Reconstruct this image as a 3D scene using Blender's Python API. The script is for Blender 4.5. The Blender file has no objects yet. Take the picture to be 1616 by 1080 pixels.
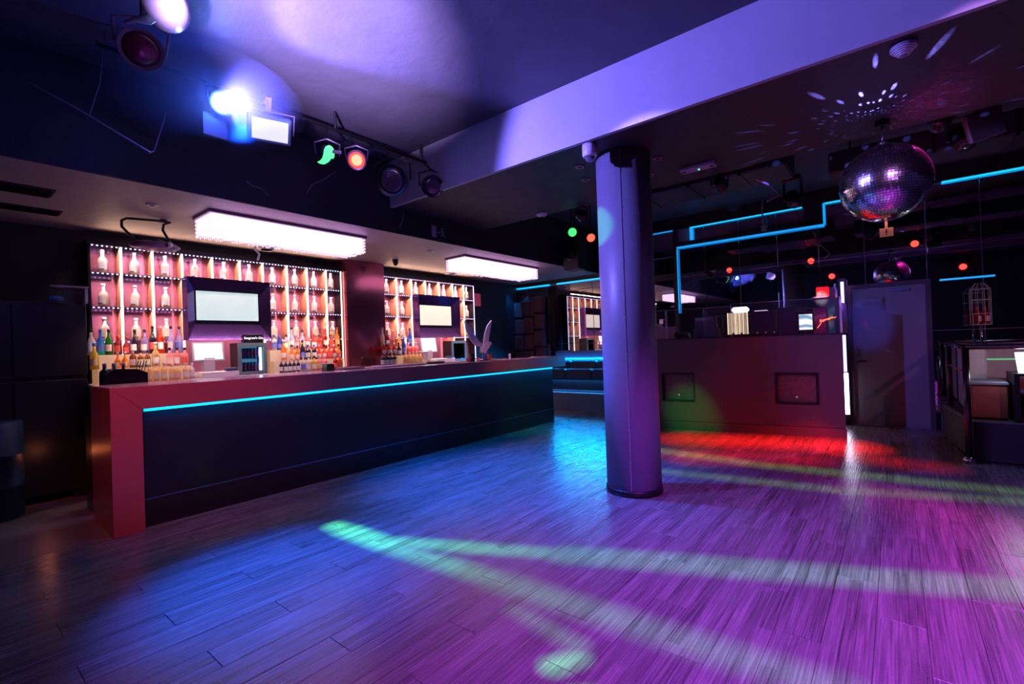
import bpy, math, random
from mathutils import Vector, Matrix, Quaternion
random.seed(7)
D = bpy.data
COL = bpy.context.scene.collection
SC = bpy.context.scene
PI = math.pi

# ------------------------------------------------------------------ camera
CAM_H = 1.4
F_PX, YAW, PITCH, ROLL = 749.31, 0.68020, 0.00752, -0.034946
_f = Vector((-math.sin(YAW)*math.cos(PITCH), math.cos(YAW)*math.cos(PITCH), math.sin(PITCH)))
_r = Vector((math.cos(YAW), math.sin(YAW), 0)); _u = _r.cross(_f)
_r2 = math.cos(ROLL)*_r + math.sin(ROLL)*_u
_u2 = -math.sin(ROLL)*_r + math.cos(ROLL)*_u
cd = D.cameras.new('camera'); cam = D.objects.new('camera', cd); COL.objects.link(cam)
cd.sensor_width = 36; cd.lens = F_PX/1616*36; cd.clip_start = .05
cam.matrix_world = Matrix(((_r2.x, _u2.x, -_f.x, 0), (_r2.y, _u2.y, -_f.y, 0), (_r2.z, _u2.z, -_f.z, CAM_H), (0, 0, 0, 1)))
SC.camera = cam
CP = Vector((0, 0, CAM_H))

def at(px, py, axis, val):
    """point of the place seen at a pixel of the photograph, on the plane axis=val"""
    d = _f + (px-808)/F_PX*_r2 - (py-540)/F_PX*_u2
    return CP + d*((val-CP[axis])/d[axis])

# ------------------------------------------------------------------ colour management, world
SC.view_settings.view_transform = 'Standard'; SC.view_settings.look = 'None'
SC.view_settings.gamma = 1; SC.view_settings.use_curve_mapping = False
SC.view_settings.exposure = 0.0
w = D.worlds.new('world'); SC.world = w; w.use_nodes = True
w.node_tree.nodes['Background'].inputs[0].default_value = (.10, .08, .22, 1)
w.node_tree.nodes['Background'].inputs[1].default_value = .02
try:
    SC.cycles.max_bounces = 8; SC.cycles.sample_clamp_indirect = 4; SC.cycles.caustics_reflective = False
    SC.cycles.caustics_refractive = False
except Exception: pass

# ------------------------------------------------------------------ lights
class NV:
    """a value in a node tree, with arithmetic"""
    def __init__(s, nt, sock): s.nt, s.k = nt, sock
    def _op(s, op, *a, clamp=False):
        n = s.nt.nodes.new('ShaderNodeMath'); n.operation = op; n.use_clamp = clamp
        for i, x in enumerate((s,)+a):
            if isinstance(x, NV): s.nt.links.new(x.k, n.inputs[i])
            else: n.inputs[i].default_value = x
        return NV(s.nt, n.outputs[0])
    def __add__(s, o): return s._op('ADD', o)
    def __sub__(s, o): return s._op('SUBTRACT', o)
    def __mul__(s, o): return s._op('MULTIPLY', o)
    def __truediv__(s, o): return s._op('DIVIDE', o)
    def clamp01(s): return s._op('ADD', 0.0, clamp=True)
    def sqrt(s): return s._op('SQRT')
    def maxi(s, o): return s._op('MAXIMUM', o)
    def pow(s, o): return s._op('POWER', o)

def aim(o, tgt):
    o.rotation_euler = (Vector(tgt)-o.location).to_track_quat('-Z', 'Y').to_euler()

def spot(name, loc, tgt, col, watt, deg=60, blend=.3, size=.03):
    l = D.lights.new(name, 'SPOT'); l.color = col; l.energy = watt
    l.spot_size = math.radians(deg); l.spot_blend = blend; l.shadow_soft_size = size
    o = D.objects.new(name, l); COL.objects.link(o); o.location = loc; aim(o, tgt); return o

def point(name, loc, col, watt, size=.05):
    l = D.lights.new(name, 'POINT'); l.color = col; l.energy = watt; l.shadow_soft_size = size
    o = D.objects.new(name, l); COL.objects.link(o); o.location = loc; return o

def area(name, loc, tgt, col, watt, sx, sy, roll=None, spread=180):
    l = D.lights.new(name, 'AREA'); l.shape = 'RECTANGLE'; l.size = sx; l.size_y = sy; l.color = col; l.energy = watt
    l.spread = math.radians(spread)
    o = D.objects.new(name, l); COL.objects.link(o); o.location = loc
    z = (Vector(loc)-Vector(tgt)).normalized()
    x = Vector(roll) if roll else z.orthogonal()
    x = (x - z*x.dot(z)).normalized(); y = z.cross(x)
    o.matrix_world = Matrix(((x.x, y.x, z.x, loc[0]), (x.y, y.y, z.y, loc[1]), (x.z, y.z, z.z, loc[2]), (0, 0, 0, 1)))
    return o

def beam_projector(name, loc, col, watt, segs, size=.01):
    """effect lamp with a gobo: throws soft-edged streaks on the floor; segs = (ax, ay, bx, by, half width, softness, i0, i1) in metres on the floor"""
    o = spot(name, loc, (loc[0], loc[1], 0), col, watt, 164, 0.0, size); o.rotation_euler = (0, 0, 0)
    l = o.data; l.use_nodes = True; nt = l.node_tree
    em = next(n for n in nt.nodes if n.type == 'EMISSION')
    tc = nt.nodes.new('ShaderNodeTexCoord'); sp = nt.nodes.new('ShaderNodeSeparateXYZ'); nt.links.new(tc.outputs['Normal'], sp.inputs[0])
    X, Y, Z = (NV(nt, sp.outputs[i]) for i in range(3))
    fx = X/Z*(-loc[2])+loc[0]; fy = Y/Z*(-loc[2])+loc[1]
    tot = None
    for ax, ay, bx, by, hw, soft, i0, i1 in segs:
        dx, dy = bx-ax, by-ay; L2 = dx*dx+dy*dy
        t = (((fx-ax)*dx+(fy-ay)*dy)/L2).clamp01()
        ex = fx-ax-t*dx; ey = fy-ay-t*dy
        dist = (ex*ex+ey*ey).sqrt()
        m = ((dist*-1.0+(hw+soft))/(soft*2)).clamp01()
        m = m*(t*(i1-i0)+i0)
        tot = m if tot is None else tot.maxi(m)
    inv = (X*X+Y*Y+Z*Z)/(Z*Z)            # even out the fall-off along the throw
    tot = tot*inv.pow(1.5)
    nt.links.new(tot.k, em.inputs['Strength'])
    return o

# blue white head lamp over the bar front: washes the beam, the ceiling and the column
spot('lamp_blue_head', (-3.94, 1.459, 3.331), (-0.8, 2.95, 2.75), (.20, .16, 1.0), 1350, 88, .3, .05)
spot('lamp_ceiling_wash', (-1.5, 0.0, 1.9), (-2.95, 1.72, 3.7), (.58, .42, 1.0), 6500, 37, 1.0, .05)
point('lamp_blue_glow', (-3.95, 1.463, 3.336), (.02, .10, 1.0), 30, .05)
spot('fill_ball', (-3.6, 1.7, 3.25), (-.035, 5.0, 2.70), (.35, .25, 1.0), 1800, 11, .3, .05)  # fill added to brighten the mirror ball
spot('fill_ball_two', (1.4, .4, 3.3), (-.035, 5.0, 2.70), (.75, .3, 1.0), 1000, 10, .3, .05)  # second added fill on the ball, from the right
# coloured washes on the dance floor, with spots added for reflections and fill
spot('lamp_purple_wash', (1.0, 1.0, 3.5), (0.2, 2.4, 0), (.52, .05, .85), 2500, 80, .8, .08)
spot('lamp_magenta_wash', (.3, 5.2, 3.1), (-0.35, 4.2, 0), (.95, .03, .45), 800, 56, .8, .08)
spot('lamp_violet_wash', (-1.7, .6, 3.5), (-2.05, 1.2, 0), (.42, .04, .85), 160, 50, .9, .08)
spot('lamp_red_booth', (.2, 5.6, 3.0), (-.50, 7.7, .5), (1.0, .04, .02), 60, 24, .8, .04)
spot('fill_blue_reflection', (-3.9, 3.4, 3.2), (-3.1, 3.9, 0), (.015, .13, 1.0), 2300, 70, .9, .06)  # added spot in place of blue reflections in the floor
spot('fill_blue_reflection_near', (-4.0, 1.6, 3.3), (-3.0, 1.45, 0), (.012, .11, 1.0), 2600, 36, .9, .06)  # added spot for the head lamp's reflection, nearer patch
spot('fill_pale_reflection', (-3.6, 5.6, 3.0), (-2.75, 4.6, 0), (.45, .5, 1.0), 150, 34, .9, .06)  # added spot in place of the mirrored shelf's reflection
spot('lamp_green_booth', (-3.1, 4.9, 2.9), (-2.52, 7.4, .26), (.02, 1.0, .12), 420, 15, 1.0, .02)
spot('lamp_green_bar', (-3.0, 5.2, 2.9), (-4.87, 6.3, .1), (.05, 1.0, .1), 120, 26, .9, .02)
spot('lamp_green_column', (-4.0, 2.2, 3.1), (-2.14, 4.0, 2.49), (.05, 1.0, .30), 480, 8.5, .5, .01)
spot('lamp_red_bar', (-2.6, .2, 3.3), (-4.8, 1.5, .85), (1.0, .09, .11), 320, 40, .9, .05)
spot('fill_copper_bar', (-2.8, 4.2, 3.0), (-4.8, 6.0, 1.1), (1.0, .28, .2), 110, 30, .9, .05)  # warm spot added to redden the far fascia
spot('lamp_door_blue', (-.15, 5.5, 3.0), (-.36, 9.0, 1.5), (.14, .12, 1.0), 260, 13, .8, .04)
spot('lamp_seat_pink', (2.6, 4.4, 3.0), (1.1, 8.0, .95), (1.0, .25, .55), 120, 34, .7, .04)
area('lamp_sofa_blue', (-5.1, 8.90, 1.10), (-5.1, 8.5, .3), (.0, .30, 1.0), 100, 1.9, .04, roll=(1, 0, 0))
area('lamp_step_blue', (-4.9, 8.57, .64), (-4.9, 8.52, 0), (.0, .30, 1.0), 8, 2.4, .03, roll=(1, 0, 0))
spot('lamp_corner_blue', (-6.9, 8.5, 2.78), (-7.1, 8.9, 1.9), (.0, .32, 1.0), 34, 50, .9, .04)
spot('lamp_back_teal', (-4.4, 7.3, 3.2), (-4.5, 9.0, 3.3), (.0, .28, 1.0), 60, 90, .8, .06)
area('lamp_bar_led', (-4.82, 4.2, 0.984), (-4.90, 4.2, .7), (.0, .30, 1.0), 15, 6.1, .012, roll=(0, 1, 0))
# gobo beams across the floor
GRN = (.10, 1.0, .30)
beam_projector('lamp_green_beam', (-2.2, 2.9, 3.4), GRN, 2600, [
    (-3.56, 2.05, -3.40, 2.05, .07, .06, 1.6, 1.6), (-3.4, 2.05, -2.9, 2.07, .10, .05, 1.5, 1.2),
    (-2.9, 2.06, -1.9, 2.13, .085, .06, .9, .27), (-1.9, 2.13, -.2, 2.24, .10, .07, .27, .20),
    (-2.9, 2.12, -1.75, 2.66, .085, .05, .9, .32), (-1.75, 2.66, .6, 3.72, .13, .06, .32, .26),
    (-1.20, 1.70, -1.15, 1.80, .01, .09, 1.5, 1.1), (-1.62, 1.95, -1.2, 1.88, .0, .10, .3, .45), (-1.05, 1.62, -1.0, 1.66, .0, .06, .7, .7)])
beam_projector('lamp_lime_beam', (-.8, 4.6, 3.1), (.40, 1.0, .12), 620, [
    (-2.4, 5.86, -1.2, 5.72, .12, .10, 1.0, .65), (-1.2, 5.72, .9, 5.86, .12, .10, .65, .6),
    (-2.1, 4.92, -.4, 5.14, .10, .08, .6, .6), (-.4, 5.14, .9, 5.62, .10, .08, .6, .5)])
beam_projector('lamp_red_beam', (-2.7, 5.9, 3.1), (1.0, .012, .006), 5200, [
    (-2.2, 6.75, -.70, 7.15, .25, .45, .8, 1.5), (-1.9, 5.8, -1.0, 6.3, .1, .5, .5, .5), (-.3, 6.6, .2, 6.5, .1, .3, .35, .2)])
# unseen lamp added for the mirror ball's reflections: small dots on the slab
o = spot('standin_ball_dots', (-.085, 4.95, 2.985), (-.085, 4.95, 4), (.22, .18, 1.0), 7, 172, 0.0, .002)
o.rotation_euler = (PI, 0, 0)
nt = o.data; nt.use_nodes = True; nt = nt.node_tree
em = next(n for n in nt.nodes if n.type == 'EMISSION')
tc = nt.nodes.new('ShaderNodeTexCoord'); sp = nt.nodes.new('ShaderNodeSeparateXYZ'); nt.links.new(tc.outputs['Normal'], sp.inputs[0])
X, Y, Z = (NV(nt, sp.outputs[i]) for i in range(3))
vo = nt.nodes.new('ShaderNodeTexVoronoi'); vo.inputs['Scale'].default_value = 10; vo.inputs['Randomness'].default_value = .55
nt.links.new(tc.outputs['Normal'], vo.inputs['Vector'])
dots = ((NV(nt, vo.outputs['Distance'])*-1.0+.26)*9).clamp01()
hz = ((X*X+Y*Y).sqrt()/(Z*Z).sqrt().maxi(.03))
tot = dots*(((hz*-1.0+9.0)/5.0).clamp01())*(((hz-.5)/1.0).clamp01())*((hz*hz+1.0).pow(1.25))
nt.links.new(tot.k, em.inputs['Strength'])

# ------------------------------------------------------------------ materials
def c(h):
    v = [int(h[i:i+2], 16)/255 for i in (0, 2, 4)]
    return tuple((x/12.92 if x <= .04045 else ((x+.055)/1.055)**2.4) for x in v)
MATS = {}
def mat(name, col, rough=.5, metal=0.0, em=None, es=1.0, noise=0.0, nscale=6.0, bump=0.0, bscale=40.0, trans=0.0, spec=.5, stretch=None, coat=0.0):
    if name in MATS: return MATS[name]
    m = D.materials.new(name); m.use_nodes = True; nt = m.node_tree; b = nt.nodes['Principled BSDF']
    if isinstance(col, str): col = c(col)
    b.inputs['Base Color'].default_value = (*col, 1); b.inputs['Roughness'].default_value = rough
    b.inputs['Metallic'].default_value = metal; b.inputs['Specular IOR Level'].default_value = spec
    b.inputs['Transmission Weight'].default_value = trans; b.inputs['Coat Weight'].default_value = coat
    if em is not None:
        if isinstance(em, str): em = c(em)
        b.inputs['Emission Color'].default_value = (*em, 1); b.inputs['Emission Strength'].default_value = es
    tc = nt.nodes.new('ShaderNodeTexCoord'); mp = nt.nodes.new('ShaderNodeMapping'); nt.links.new(tc.outputs['Object'], mp.inputs[0])
    if stretch: mp.inputs['Scale'].default_value = stretch
    nz = nt.nodes.new('ShaderNodeTexNoise'); nz.inputs['Scale'].default_value = nscale; nz.inputs['Detail'].default_value = 4
    nt.links.new(mp.outputs[0], nz.inputs['Vector'])
    k = noise if noise else .12
    mx = nt.nodes.new('ShaderNodeMix'); mx.data_type = 'RGBA'
    mx.inputs[6].default_value = (*[x*(1-k) for x in col], 1); mx.inputs[7].default_value = (*[min(1, x*(1+k)) for x in col], 1)
    nt.links.new(nz.outputs['Fac'], mx.inputs[0]); nt.links.new(mx.outputs[2], b.inputs['Base Color'])
    mr = nt.nodes.new('ShaderNodeMapRange'); mr.inputs[3].default_value = max(0, rough*(1-k)); mr.inputs[4].default_value = min(1, rough*(1+k))
    nt.links.new(nz.outputs['Fac'], mr.inputs[0]); nt.links.new(mr.outputs[0], b.inputs['Roughness'])
    if bump:
        n2 = nt.nodes.new('ShaderNodeTexNoise'); n2.inputs['Scale'].default_value = bscale; n2.inputs['Detail'].default_value = 6
        nt.links.new(mp.outputs[0], n2.inputs['Vector'])
        bp = nt.nodes.new('ShaderNodeBump'); bp.inputs['Strength'].default_value = bump; bp.inputs['Distance'].default_value = .02
        nt.links.new(n2.outputs['Fac'], bp.inputs['Height']); nt.links.new(bp.outputs[0], b.inputs['Normal'])
    MATS[name] = m; return m

def lit(name, col, s):
    """a surface that gives off light"""
    if name in MATS: return MATS[name]
    m = D.materials.new(name); m.use_nodes = True; nt = m.node_tree; b = nt.nodes['Principled BSDF']
    if isinstance(col, str): col = c(col)
    b.inputs['Base Color'].default_value = (.3, .3, .3, 1)
    b.inputs['Emission Color'].default_value = (*col, 1); b.inputs['Emission Strength'].default_value = s
    MATS[name] = m; return m

def clear(name, tint=(1, 1, 1), ior=1.45, haze=0.0):
    """clear acrylic or window glass: transparent with a fresnel gloss"""
    if name in MATS: return MATS[name]
    m = D.materials.new(name); m.use_nodes = True; nt = m.node_tree; nt.nodes.remove(nt.nodes['Principled BSDF'])
    out = next(n for n in nt.nodes if n.type == 'OUTPUT_MATERIAL')
    t = nt.nodes.new('ShaderNodeBsdfTransparent'); t.inputs[0].default_value = (*tint, 1)
    g = nt.nodes.new('ShaderNodeBsdfGlossy'); g.inputs['Roughness'].default_value = .03
    fr = nt.nodes.new('ShaderNodeFresnel'); fr.inputs[0].default_value = ior
    mx = nt.nodes.new('ShaderNodeMixShader')
    nt.links.new(fr.outputs[0], mx.inputs[0]); nt.links.new(t.outputs[0], mx.inputs[1]); nt.links.new(g.outputs[0], mx.inputs[2])
    if haze:
        df = nt.nodes.new('ShaderNodeBsdfDiffuse'); df.inputs[0].default_value = (.8, .8, .9, 1)
        m2 = nt.nodes.new('ShaderNodeMixShader'); m2.inputs[0].default_value = haze
        nt.links.new(mx.outputs[0], m2.inputs[1]); nt.links.new(df.outputs[0], m2.inputs[2]); nt.links.new(m2.outputs[0], out.inputs[0])
    else: nt.links.new(mx.outputs[0], out.inputs[0])
    MATS[name] = m; return m

def liquid(name, col, rough=.08, tl=.62, grad=None):
    """bottle glass with its liquid: lets light through and shines"""
    if name in MATS: return MATS[name]
    m = D.materials.new(name); m.use_nodes = True; nt = m.node_tree; b = nt.nodes['Principled BSDF']
    out = next(n for n in nt.nodes if n.type == 'OUTPUT_MATERIAL')
    if isinstance(col, str): col = c(col)
    b.inputs['Base Color'].default_value = (*col, 1); b.inputs['Roughness'].default_value = rough; b.inputs['Coat Weight'].default_value = .5
    t = nt.nodes.new('ShaderNodeBsdfTranslucent'); t.inputs[0].default_value = (*col, 1)
    if grad:
        tc = nt.nodes.new('ShaderNodeTexCoord'); sp = nt.nodes.new('ShaderNodeSeparateXYZ'); nt.links.new(tc.outputs['Object'], sp.inputs[0])
        mr = nt.nodes.new('ShaderNodeMapRange'); mr.inputs[1].default_value = .02; mr.inputs[2].default_value = .15; nt.links.new(sp.outputs[2], mr.inputs[0])
        mx = nt.nodes.new('ShaderNodeMix'); mx.data_type = 'RGBA'; mx.inputs[6].default_value = (*c(grad), 1); mx.inputs[7].default_value = (*col, 1)
        nt.links.new(mr.outputs[0], mx.inputs[0]); nt.links.new(mx.outputs[2], b.inputs['Base Color']); nt.links.new(mx.outputs[2], t.inputs[0])
    s = nt.nodes.new('ShaderNodeMixShader'); s.inputs[0].default_value = tl
    nt.links.new(b.outputs[0], s.inputs[1]); nt.links.new(t.outputs[0], s.inputs[2]); nt.links.new(s.outputs[0], out.inputs[0])
    MATS[name] = m; return m

def floor_material(name, strips=3, width=.19):
    m = D.materials.new(name); m.use_nodes = True; nt = m.node_tree; b = nt.nodes['Principled BSDF']
    tc = nt.nodes.new('ShaderNodeTexCoord'); oi = nt.nodes.new('ShaderNodeObjectInfo')
    rn = NV(nt, oi.outputs['Random'])
    sp = nt.nodes.new('ShaderNodeSeparateXYZ'); nt.links.new(tc.outputs['Object'], sp.inputs[0])
    X, Y = NV(nt, sp.outputs[0]), NV(nt, sp.outputs[1])
    strip = (X/(width/strips)+.5)._op('FLOOR')
    seg = ((Y+rn*3.0+strip*.37)/1.26)._op('FLOOR')
    cb = nt.nodes.new('ShaderNodeCombineXYZ'); nt.links.new(strip.k, cb.inputs[0]); nt.links.new((rn*91.7).k, cb.inputs[1]); nt.links.new(seg.k, cb.inputs[2])
    wn = nt.nodes.new('ShaderNodeTexWhiteNoise'); nt.links.new(cb.outputs[0], wn.inputs[0])
    cs = nt.nodes.new('ShaderNodeCombineXYZ'); nt.links.new((X*110.0+rn*50.0).k, cs.inputs[0]); nt.links.new((Y*2.2+rn*77.0).k, cs.inputs[1])
    st = nt.nodes.new('ShaderNodeTexNoise'); st.inputs['Scale'].default_value = 1; st.inputs['Detail'].default_value = 3; nt.links.new(cs.outputs[0], st.inputs['Vector'])
    sc_ = nt.nodes.new('ShaderNodeTexNoise'); sc_.inputs['Scale'].default_value = 130; nt.links.new(tc.outputs['Object'], sc_.inputs['Vector'])
    v = (NV(nt, wn.outputs[0])*.05+.085)+((NV(nt, st.outputs[0])-.5)*.26)+((NV(nt, sc_.outputs[0])-.5)*.10)
    v = v.maxi(.012)
    cc = nt.nodes.new('ShaderNodeCombineColor')
    nt.links.new(v.k, cc.inputs[0]); nt.links.new((v*.95).k, cc.inputs[1]); nt.links.new((v*.98).k, cc.inputs[2])
    nt.links.new(cc.outputs[0], b.inputs['Base Color'])
    ro = NV(nt, st.outputs[0])*.22+.15
    nt.links.new(ro.k, b.inputs['Roughness']); b.inputs['Specular IOR Level'].default_value = .6
    bp = nt.nodes.new('ShaderNodeBump'); bp.inputs['Strength'].default_value = .25; bp.inputs['Distance'].default_value = .004
    nt.links.new(st.outputs[0], bp.inputs['Height']); nt.links.new(bp.outputs[0], b.inputs['Normal'])
    return m

BLACK = mat('black_paint', (.008, .007, .010), .5)
BLACKG = mat('black_gloss', (.007, .006, .010), .2)
BLACKM = mat('black_metal', (.02, .02, .025), .35, .6)
DARKW = mat('dark_wall_paint', (.016, .015, .026), .6, noise=.2, bump=.15)
CEIL = mat('ceiling_paint', (.065, .062, .085), .5, noise=.18, nscale=2.5, bump=.5, bscale=5)
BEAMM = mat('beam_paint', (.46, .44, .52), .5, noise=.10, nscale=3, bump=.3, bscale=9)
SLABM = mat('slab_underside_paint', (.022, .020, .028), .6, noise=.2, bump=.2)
SOFF = mat('soffit_plaster', (.34, .28, .28), .55, noise=.15, nscale=3, bump=.35, bscale=7)
COLM = mat('column_paint', (.23, .21, .29), .42, noise=.08, bump=.12, bscale=60)
CHROME = mat('chrome', (.7, .7, .75), .12, 1)
MIRROR = mat('mirror_glass', (.62, .60, .68), .015, 1, noise=.02)
WHITEP = mat('white_plastic', (.62, .6, .66), .35)
CYAN = lit('cyan_led', (.0, .32, .9), 1.1)
CYANHOT = lit('cyan_led_bright', (.0, .45, 1.0), 1.5)
TEALW = mat('teal_dark_paint', (.012, .022, .03), .5, bump=.2)

# ------------------------------------------------------------------ mesh builder
WL = {}
class MB:
    def __init__(s, xf=None): s.v = []; s.f = []; s.xf = xf
    def add(s, vs, fs):
        n = len(s.v)
        for p in vs:
            p = Vector(p)
            s.v.append(s.xf @ p if s.xf else p)
        s.f += [tuple(i+n for i in f) for f in fs]; return s
    def box(s, x0, x1, y0, y1, z0, z1, bev=0.0):
        if x0 > x1: x0, x1 = x1, x0
        if y0 > y1: y0, y1 = y1, y0
        if z0 > z1: z0, z1 = z1, z0
        if not bev:
            return s.add([(x, y, z) for z in (z0, z1) for y in (y0, y1) for x in (x0, x1)],
                         [(0, 2, 3, 1), (4, 5, 7, 6), (0, 1, 5, 4), (2, 6, 7, 3), (0, 4, 6, 2), (1, 3, 7, 5)])
        b = min(bev, (x1-x0)/2.01, (y1-y0)/2.01, (z1-z0)/2.01)
        vs = []; idx = {}
        for ix, x in enumerate((x0, x1)):
            for iy, y in enumerate((y0, y1)):
                for iz, z in enumerate((z0, z1)):
                    sx, sy, sz = (1, -1)[ix], (1, -1)[iy], (1, -1)[iz]
                    for k, p in enumerate(((x, y+sy*b, z+sz*b), (x+sx*b, y, z+sz*b), (x+sx*b, y+sy*b, z))):
                        idx[ix, iy, iz, k] = len(vs); vs.append(p)
        g = lambda *a: idx[a]
        fs = []
        for i in (0, 1):
            q = [g(i, 0, 0, 0), g(i, 1, 0, 0), g(i, 1, 1, 0), g(i, 0, 1, 0)]; fs.append(q if i else q[::-1])
            q = [g(0, i, 0, 1), g(1, i, 0, 1), g(1, i, 1, 1), g(0, i, 1, 1)]; fs.append(q[::-1] if i else q)
            q = [g(0, 0, i, 2), g(1, 0, i, 2), g(1, 1, i, 2), g(0, 1, i, 2)]; fs.append(q if i else q[::-1])
        for i in (0, 1):
            for j in (0, 1):
                q = [g(i, j, 0, 0), g(i, j, 1, 0), g(i, j, 1, 1), g(i, j, 0, 1)]; fs.append(q if i != j else q[::-1])
                q = [g(i, 0, j, 0), g(i, 1, j, 0), g(i, 1, j, 2), g(i, 0, j, 2)]; fs.append(q[::-1] if i != j else q)
                q = [g(0, i, j, 1), g(1, i, j, 1), g(1, i, j, 2), g(0, i, j, 2)]; fs.append(q if i != j else q[::-1])
        for i in (0, 1):
            for j in (0, 1):
                for k in (0, 1):
                    q = [g(i, j, k, 0), g(i, j, k, 1), g(i, j, k, 2)]; fs.append(q if (i+j+k) % 2 else q[::-1])
        return s.add(vs, [tuple(q) for q in fs])
    def prism(s, poly, a, b, plane='xy'):
        """extrude a 2D outline between two levels of the remaining axis"""
        n = len(poly)
        def P(p, h):
            return {'xy': (p[0], p[1], h), 'xz': (p[0], h, p[1]), 'yz': (h, p[0], p[1])}[plane]
        vs = [P(p, a) for p in poly]+[P(p, b) for p in poly]
        fs = [tuple(range(n))[::-1], tuple(range(n, 2*n))]+[(i, (i+1) % n, n+(i+1) % n, n+i) for i in range(n)]
        return s.add(vs, fs)
    def lathe(s, prof, n=16, cx=0, cy=0, cz=0, sx=1, sy=1, sq=0.0):
        """profile of (radius, z); sq>0 squares the section"""
        vs = []
        for r, z in prof:
            for i in range(n):
                t = 2*PI*i/n; ct, st = math.cos(t), math.sin(t)
                k = 1+sq*(1/max(abs(ct), abs(st))-1)
                vs.append((cx+r*ct*k*sx, cy+r*st*k*sy, cz+z))
        fs = []
        for j in range(len(prof)-1):
            for i in range(n):
                a, b2 = j*n+i, j*n+(i+1) % n
                fs.append((a, b2, b2+n, a+n))
        fs.append(tuple(range(n))[::-1]); m = (len(prof)-1)*n; fs.append(tuple(range(m, m+n)))
        return s.add(vs, fs)
    def tube(s, pts, r, n=8):
        pts = [Vector(p) for p in pts]; vs = []; fs = []
        up = None
        for i, p in enumerate(pts):
            d = (pts[min(i+1, len(pts)-1)]-pts[max(i-1, 0)]).normalized()
            if up is None: up = d.orthogonal().normalized()
            x = (up-d*up.dot(d)).normalized(); up = x; y = d.cross(x)
            rr = r[i] if isinstance(r, (list, tuple)) else r
            for k in range(n):
                t = 2*PI*k/n; vs.append(p+(x*math.cos(t)+y*math.sin(t))*rr)
        for i in range(len(pts)-1):
            for k in range(n):
                a, b = i*n+k, i*n+(k+1) % n; fs.append((a, b, b+n, a+n))
        fs.append(tuple(range(n))[::-1]); m = (len(pts)-1)*n; fs.append(tuple(range(m, m+n)))
        return s.add(vs, fs)
    def ball(s, cx, cy, cz, rx, ry=None, rz=None, n=16, m=10):
        ry = ry or rx; rz = rz or rx
        vs = [(cx, cy, cz-rz)]
        for j in range(1, m):
            t = PI*j/m
            for i in range(n):
                a = 2*PI*i/n; vs.append((cx+rx*math.sin(t)*math.cos(a), cy+ry*math.sin(t)*math.sin(a), cz-rz*math.cos(t)))
        vs.append((cx, cy, cz+rz)); L = len(vs)-1
        fs = [(0, 1+(i+1) % n, 1+i) for i in range(n)]
        for j in range(m-2):
            for i in range(n):
                a, b = 1+j*n+i, 1+j*n+(i+1) % n; fs.append((a, b, b+n, a+n))
        fs += [(L, 1+(m-2)*n+i, 1+(m-2)*n+(i+1) % n) for i in range(n)]
        return s.add(vs, fs)
    def build(s, name, material, parent=None, smooth=False, origin=None):
        if parent is not None: org = WL[parent.name]
        elif origin is not None: org = Vector(origin)
        else:
            xs = [[p[k] for p in s.v] for k in range(3)]
            org = Vector(((min(xs[0])+max(xs[0]))/2, (min(xs[1])+max(xs[1]))/2, min(xs[2])))
        me = D.meshes.new(name); me.from_pydata([tuple(p-org) for p in s.v], [], s.f); me.update()
        me.materials.append(material)
        if smooth:
            me.polygons.foreach_set('use_smooth', [len(p.vertices) <= 4 for p in me.polygons])
        o = D.objects.new(name, me); COL.objects.link(o)
        if parent is not None: o.parent = parent
        else: o.location = org
        WL[o.name] = org.copy()
        return o

def tag(o, label=None, cat=None, group=None, kind=None):
    if label: o['label'] = label
    if cat: o['category'] = cat
    if group: o['group'] = group
    if kind: o['kind'] = kind
    return o
def thing(name, label, cat, loc, group=None):
    o = D.objects.new(name, None); COL.objects.link(o); o.location = loc; o.empty_display_size = .05
    WL[o.name] = Vector(loc); return tag(o, label, cat, group)
def struct(o, label=None): return tag(o, label, kind='structure')
def bx(name, m, x0, x1, y0, y1, z0, z1, parent=None, bev=0.0, origin=None):
    return MB().box(x0, x1, y0, y1, z0, z1, bev).build(name, m, parent, origin=origin)
def dup_tree(root, loc):
    r = root.copy(); COL.objects.link(r); r.location = loc; WL[r.name] = Vector(loc)
    for ch in root.children:
        cc = ch.copy(); COL.objects.link(cc); cc.parent = r
        for g in ch.children:
            dd = g.copy(); COL.objects.link(dd); dd.parent = cc
    return r
def dirmat(pos, d):
    """matrix whose local -Z looks along d (lamp heads)"""
    q = Vector(d).normalized().to_track_quat('-Z', 'Y'); return Matrix.Translation(Vector(pos)) @ q.to_matrix().to_4x4()
def arc(cx, cy, r, a0, a1, n): return [(cx+r*math.cos(math.radians(a0+(a1-a0)*i/n)), cy+r*math.sin(math.radians(a0+(a1-a0)*i/n))) for i in range(n+1)]
ORD = 'first second third fourth fifth sixth seventh eighth ninth tenth eleventh twelfth thirteenth fourteenth fifteenth'.split()

YW = 9.0          # plane of the mirror wall
ZC, ZS, ZF = 3.70, 3.15, 2.85   # main ceiling, slab underside, soffit over the bar
XS = -4.8         # bar front / soffit edge

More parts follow.
